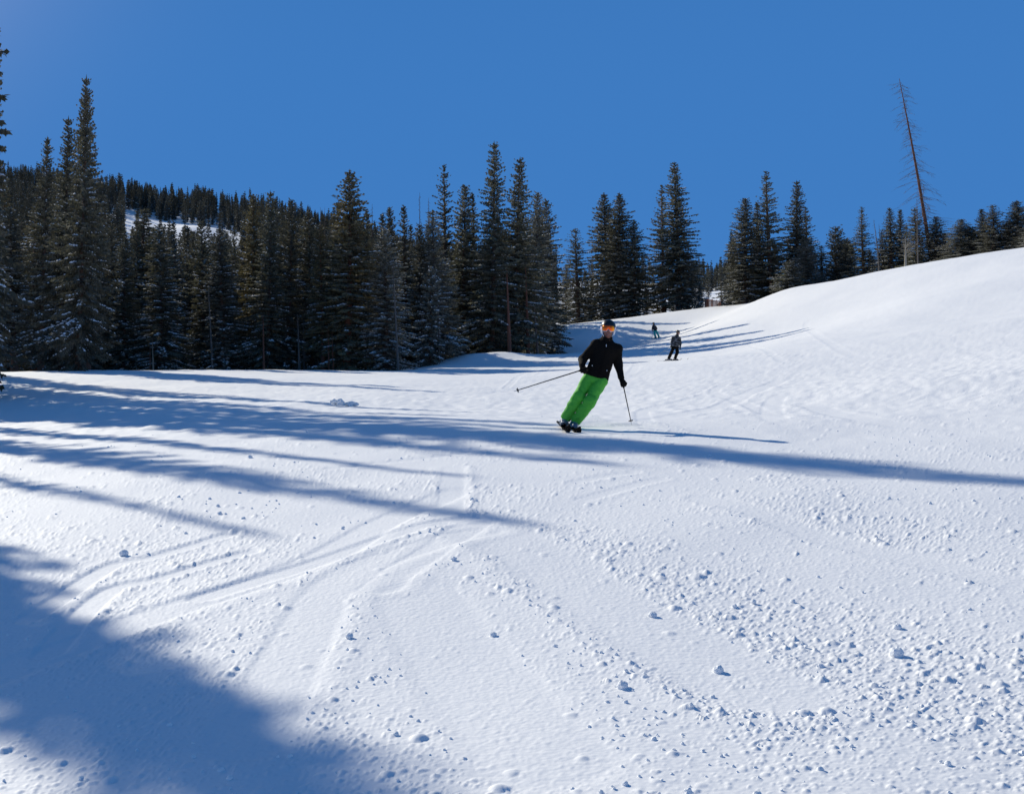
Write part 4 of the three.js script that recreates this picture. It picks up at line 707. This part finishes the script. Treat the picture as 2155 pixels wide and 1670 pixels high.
{ // the skier in front
  const D = 17, Z = (zx, zy, toward = 0) => at(1060 + zx / 5.76, 640 + zy / 5.76, D - toward);
  const dirS = V(0.03, -0.075, 1).normalize(), lean = V(-0.0, 0, 0);
  const J = { head: Z(1268, 302, 0.06), neck: Z(1256, 418, 0.0), chest: Z(1236, 560, 0.02), waist: Z(1178, 725, 0.02), pelvis: Z(1128, 850, 0), shoulderR: Z(1120, 487, 0), shoulderL: Z(1378, 540, 0.02), elbowR: Z(957, 668, -0.02), elbowL: Z(1392, 735, -0.02), wristR: Z(950, 745, 0.2), wristL: Z(1425, 888, 0.12),
    handR: Z(962, 792, 0.25), handL: Z(1447, 965, 0.16), hipR: Z(1040, 895, 0), hipL: Z(1178, 930, 0.02), kneeR: Z(892, 1145, 0.12), kneeL: Z(1032, 1200, 0.2), ankleR: Z(744, 1392, 0.0), ankleL: Z(868, 1428, 0.06), soleR: Z(716, 1478, 0.04), soleL: Z(836, 1497, 0.04) };
  for (const s of 'RL') { J['toe' + s] = J['sole' + s].clone().addScaledVector(dirS, 0.17); J['heel' + s] = J['sole' + s].clone().addScaledVector(dirS, -0.11); }
  J.base = J.soleR.clone().lerp(J.soleL, 0.5);
  const tipL = Z(1553, 1462, 0.05), topL = J.handL.clone().addScaledVector(tipL.clone().sub(J.handL).normalize(), -0.005), tipR = Z(122, 1056, -0.12), topR = J.handR.clone();
  const K = skier('person', J, { cell: 0.0105, hem: 0.05, waist: 0.165, hip: 0.2, wrinkle: 0.0035, thigh: 0.107, knee: 0.083, calf: 0.086, cuff: 0.08 },
    { skin: M.skin, helmet: M.gloss, earPad: M.white, goggleFrame: M.white, lens: M.lens, strap: M.pink, jacket: M.black, trousers: M.green, boot: M.boot, buckle: M.silver, glove: M.black },
    'skier in black jacket, bright green trousers and orange mirrored goggles, leaning into a turn', rot(-0.06, 0.02, -0.06), { R: topR.clone().sub(tipR).normalize(), L: topL.clone().sub(tipL).normalize() });
  const F0 = K.front.z > 0 ? K.front : K.front.clone().negate();
  const bit = (zx, zy, t, w, h) => { const p = Z(zx, zy, t).sub(J.base), g = new THREE.CapsuleGeometry(w, h, 3, 8); g.translate(p.x, p.y, p.z); return g; };
  part('zip_pull', bit(1245, 500, 0.14, 0.005, 0.03), M.silver, K.jacket); part('pocket_zip', bit(1074, 743, 0.155, 0.006, 0.008), M.silver, K.jacket); part('pocket_zip', bit(1252, 803, 0.16, 0.006, 0.008), M.silver, K.jacket);
  const zipLine = []; for (const [x, y, t] of [[1252, 470, 0.12], [1240, 560, 0.137], [1212, 660, 0.137], [1185, 760, 0.14], [1150, 880, 0.15]]) zipLine.push(Z(x, y, t).sub(J.base)); part('front_zip', tube(zipLine, [0.005, 0.005, 0.005, 0.005, 0.005], 5), M.black, K.jacket);
  pole('ski_pole', topR, tipR, poleMats, 'dark ski pole held out to the left by the green trousered skier', 'ski poles of the skier in front');
  pole('ski_pole', topL, tipL, poleMats, 'ski pole hanging straight down from the right hand side glove of the green trousered skier', 'ski poles of the skier in front');
  const up = J.ankleR.clone().sub(J.soleR).normalize(), skiM = { ski: M.black, binding: M.black, mark: M.silver };
  ski(J.soleR.clone().addScaledVector(up, -0.012), dirS, up, 1.62, skiM, 'black ski on the left in the photo under the green trousered skier', 'skis of the skier in front');
  ski(J.soleL.clone().addScaledVector(up, -0.012), dirS, up, 1.62, skiM, 'black ski on the right in the photo under the green trousered skier', 'skis of the skier in front');
  // snow thrown up by the skis
  const r = rng(31), g = new THREE.IcosahedronGeometry(1, 0), q = [];
  for (let i = 0; i < 8000; i++) { const t = Math.pow(r(), 0.8), x = J.base.x - 0.12 + 1.25 * t + 0.08 * (r() - 0.5), d = 17 + 0.35 - 0.15 * t + 0.5 * r(), h = (0.2 * Math.sin(Math.min(1, t * 1.3 + 0.12) * 3.0)) * Math.pow(r(), 1.8), s = 0.0011 + 0.0024 * r() * r(); q.push(new THREE.Matrix4().compose(V(x, land(x, d) + h + 0.01, -d), new THREE.Quaternion(), V(s, s, s))); }
  const im = new THREE.InstancedMesh(g, looseMat, q.length); im.name = 'snow_spray'; q.forEach((v, i) => im.setMatrixAt(i, v)); scene.add(im); tag(im, 'fine spray of snow behind the skis of the green trousered skier', 'snow spray', null, 'stuff');
}
{ // the skier in the patterned jacket
  const D = 68, Z = (zx, zy, toward = 0) => at(1340 + zx / 13.914, 660 + zy / 13.914, D - toward), dirS = V(0.86, 0.02, 0.5).normalize();
  const J = { head: Z(1212, 545, 0.03), neck: Z(1190, 625), chest: Z(1150, 735), waist: Z(1148, 850), pelvis: Z(1128, 935), shoulderR: Z(1062, 700, -0.06), shoulderL: Z(1258, 715, 0.06), elbowR: Z(1022, 835, -0.1), elbowL: Z(1288, 860, 0.05), wristR: Z(1012, 935, 0.02), wristL: Z(1276, 965, 0.2), handR: Z(1010, 975, 0.04), handL: Z(1270, 1015, 0.22),
    hipR: Z(1078, 980, -0.03), hipL: Z(1186, 980, 0.03), kneeR: Z(1022, 1130, 0.08), kneeL: Z(1185, 1145, 0.14), ankleR: Z(938, 1310, -0.05), ankleL: Z(1122, 1315, 0.05), soleR: Z(940, 1362, -0.05), soleL: Z(1125, 1366, 0.05) };
  for (const s of 'RL') { J['toe' + s] = J['sole' + s].clone().addScaledVector(dirS, 0.17); J['heel' + s] = J['sole' + s].clone().addScaledVector(dirS, -0.1); }
  J.base = J.soleR.clone().lerp(J.soleL, 0.5);
  const tip = Z(622, 1200, 0.3), camo = mat(1, 1, 1, 0.85, { vertexColors: true });
  skier('person', J, { cell: 0.018, hem: 0.05, waist: 0.2, hip: 0.215, wrinkle: 0.006, thigh: 0.115, knee: 0.09, calf: 0.09, cuff: 0.092, k: 1.08 },
    { skin: mat(0.45, 0.2, 0.15, 0.6), helmet: mat(0.07, 0.05, 0.04, 0.3), earPad: mat(0.05, 0.04, 0.035, 0.6), goggleFrame: M.black, lens: mat(0.12, 0.09, 0.06, 0.15, { metalness: 0.6 }), strap: M.black, jacket: camo, jacketColor: (x, y, z) => { const n = noise(x * 5 + z * 3, y * 11, 81) + 0.5 * noise(x * 12, y * 22 + z * 4, 82), c = n > 0.28 ? 0.15 : n > -0.05 ? 0.05 : 0.016; return [c, c * 1.03, c * 1.12]; }, trousers: M.black, boot: mat(0.1, 0.1, 0.11, 0.4), buckle: M.silver, glove: mat(0.02, 0.03, 0.028, 0.8) },
    'skier in grey and black patterned jacket and black trousers, skiing to the right', rot(0.75, 0.05, 0), { R: Z(1010, 975, 0.04).sub(tip).normalize(), L: V(0.1, 1, 0.3).normalize() });
  pole('ski_pole', J.handR, tip, paleMats, 'thin pale ski pole trailing behind the skier in the patterned jacket');
  const up = V(-0.12, 1, 0.05).normalize(), sm = { ski: M.black, binding: M.silver };
  ski(J.soleR.clone().addScaledVector(up, -0.012), dirS, up, 1.6, { ...sm, ski: mat(0.4, 0.28, 0.22, 0.4) }, 'rear pale ski of the skier in the patterned jacket'); ski(J.soleL.clone().addScaledVector(up, -0.012), dirS, up, 1.6, sm, 'front dark ski of the skier in the patterned jacket');
}
{ // the far skier in turquoise
  const D = 122, Z = (zx, zy, toward = 0) => at(1340 + zx / 13.914, 660 + zy / 13.914, D - toward), dirS = V(-0.75, -0.03, 0.66).normalize();
  const J = { head: Z(495, 288, 0.03), neck: Z(503, 328), chest: Z(516, 385), waist: Z(528, 440), pelvis: Z(538, 480), shoulderR: Z(474, 362), shoulderL: Z(560, 372), elbowR: Z(456, 430), elbowL: Z(592, 432), wristR: Z(459, 482, 0.1), wristL: Z(572, 470, 0.15), handR: Z(461, 498, 0.12), handL: Z(562, 480, 0.2),
    hipR: Z(518, 505), hipL: Z(572, 505), kneeR: Z(528, 605, 0.1), kneeL: Z(620, 590, 0.1), ankleR: Z(566, 700), ankleL: Z(656, 682), soleR: Z(572, 728), soleL: Z(664, 708) };
  for (const s of 'RL') { J['toe' + s] = J['sole' + s].clone().addScaledVector(dirS, 0.17); J['heel' + s] = J['sole' + s].clone().addScaledVector(dirS, -0.1); }
  J.base = J.soleR.clone().lerp(J.soleL, 0.5);
  const tipR = Z(520, 740, 0.25);
  skier('person', J, { cell: 0.024, hem: 0.05, waist: 0.165, hip: 0.185, wrinkle: 0.003, thigh: 0.12, knee: 0.1, calf: 0.1, cuff: 0.105, k: 1.08 },
    { skin: mat(0.42, 0.22, 0.17, 0.6), helmet: mat(0.025, 0.022, 0.022, 0.4), earPad: M.black, goggleFrame: M.black, lens: mat(0.1, 0.08, 0.07, 0.2), strap: M.black, jacket: mat(0.028, 0.026, 0.034, 0.8), trousers: M.teal, boot: M.black, buckle: M.silver, glove: M.black },
    'far skier in dark jacket and turquoise trousers on the striped shade', rot(-0.5, 0.1, 0), { R: V(0, 1, 0.2).normalize(), L: V(0.1, 1, 0.2).normalize() });
  pole('ski_pole', J.handR, J.handR.clone().add(V(0.15, -0.75, -0.75)), poleMats, 'thin ski pole behind the far skier in turquoise trousers');
  const up = V(-0.1, 1, 0).normalize(), sm = { ski: M.black, binding: M.black };
  ski(J.soleR.clone().addScaledVector(up, -0.012), dirS, up, 1.5, sm, 'left ski in the photo of the far turquoise skier'); ski(J.soleL.clone().addScaledVector(up, -0.012), dirS, up, 1.5, sm, 'right ski in the photo of the far turquoise skier');
}

renderer.render(scene, camera);
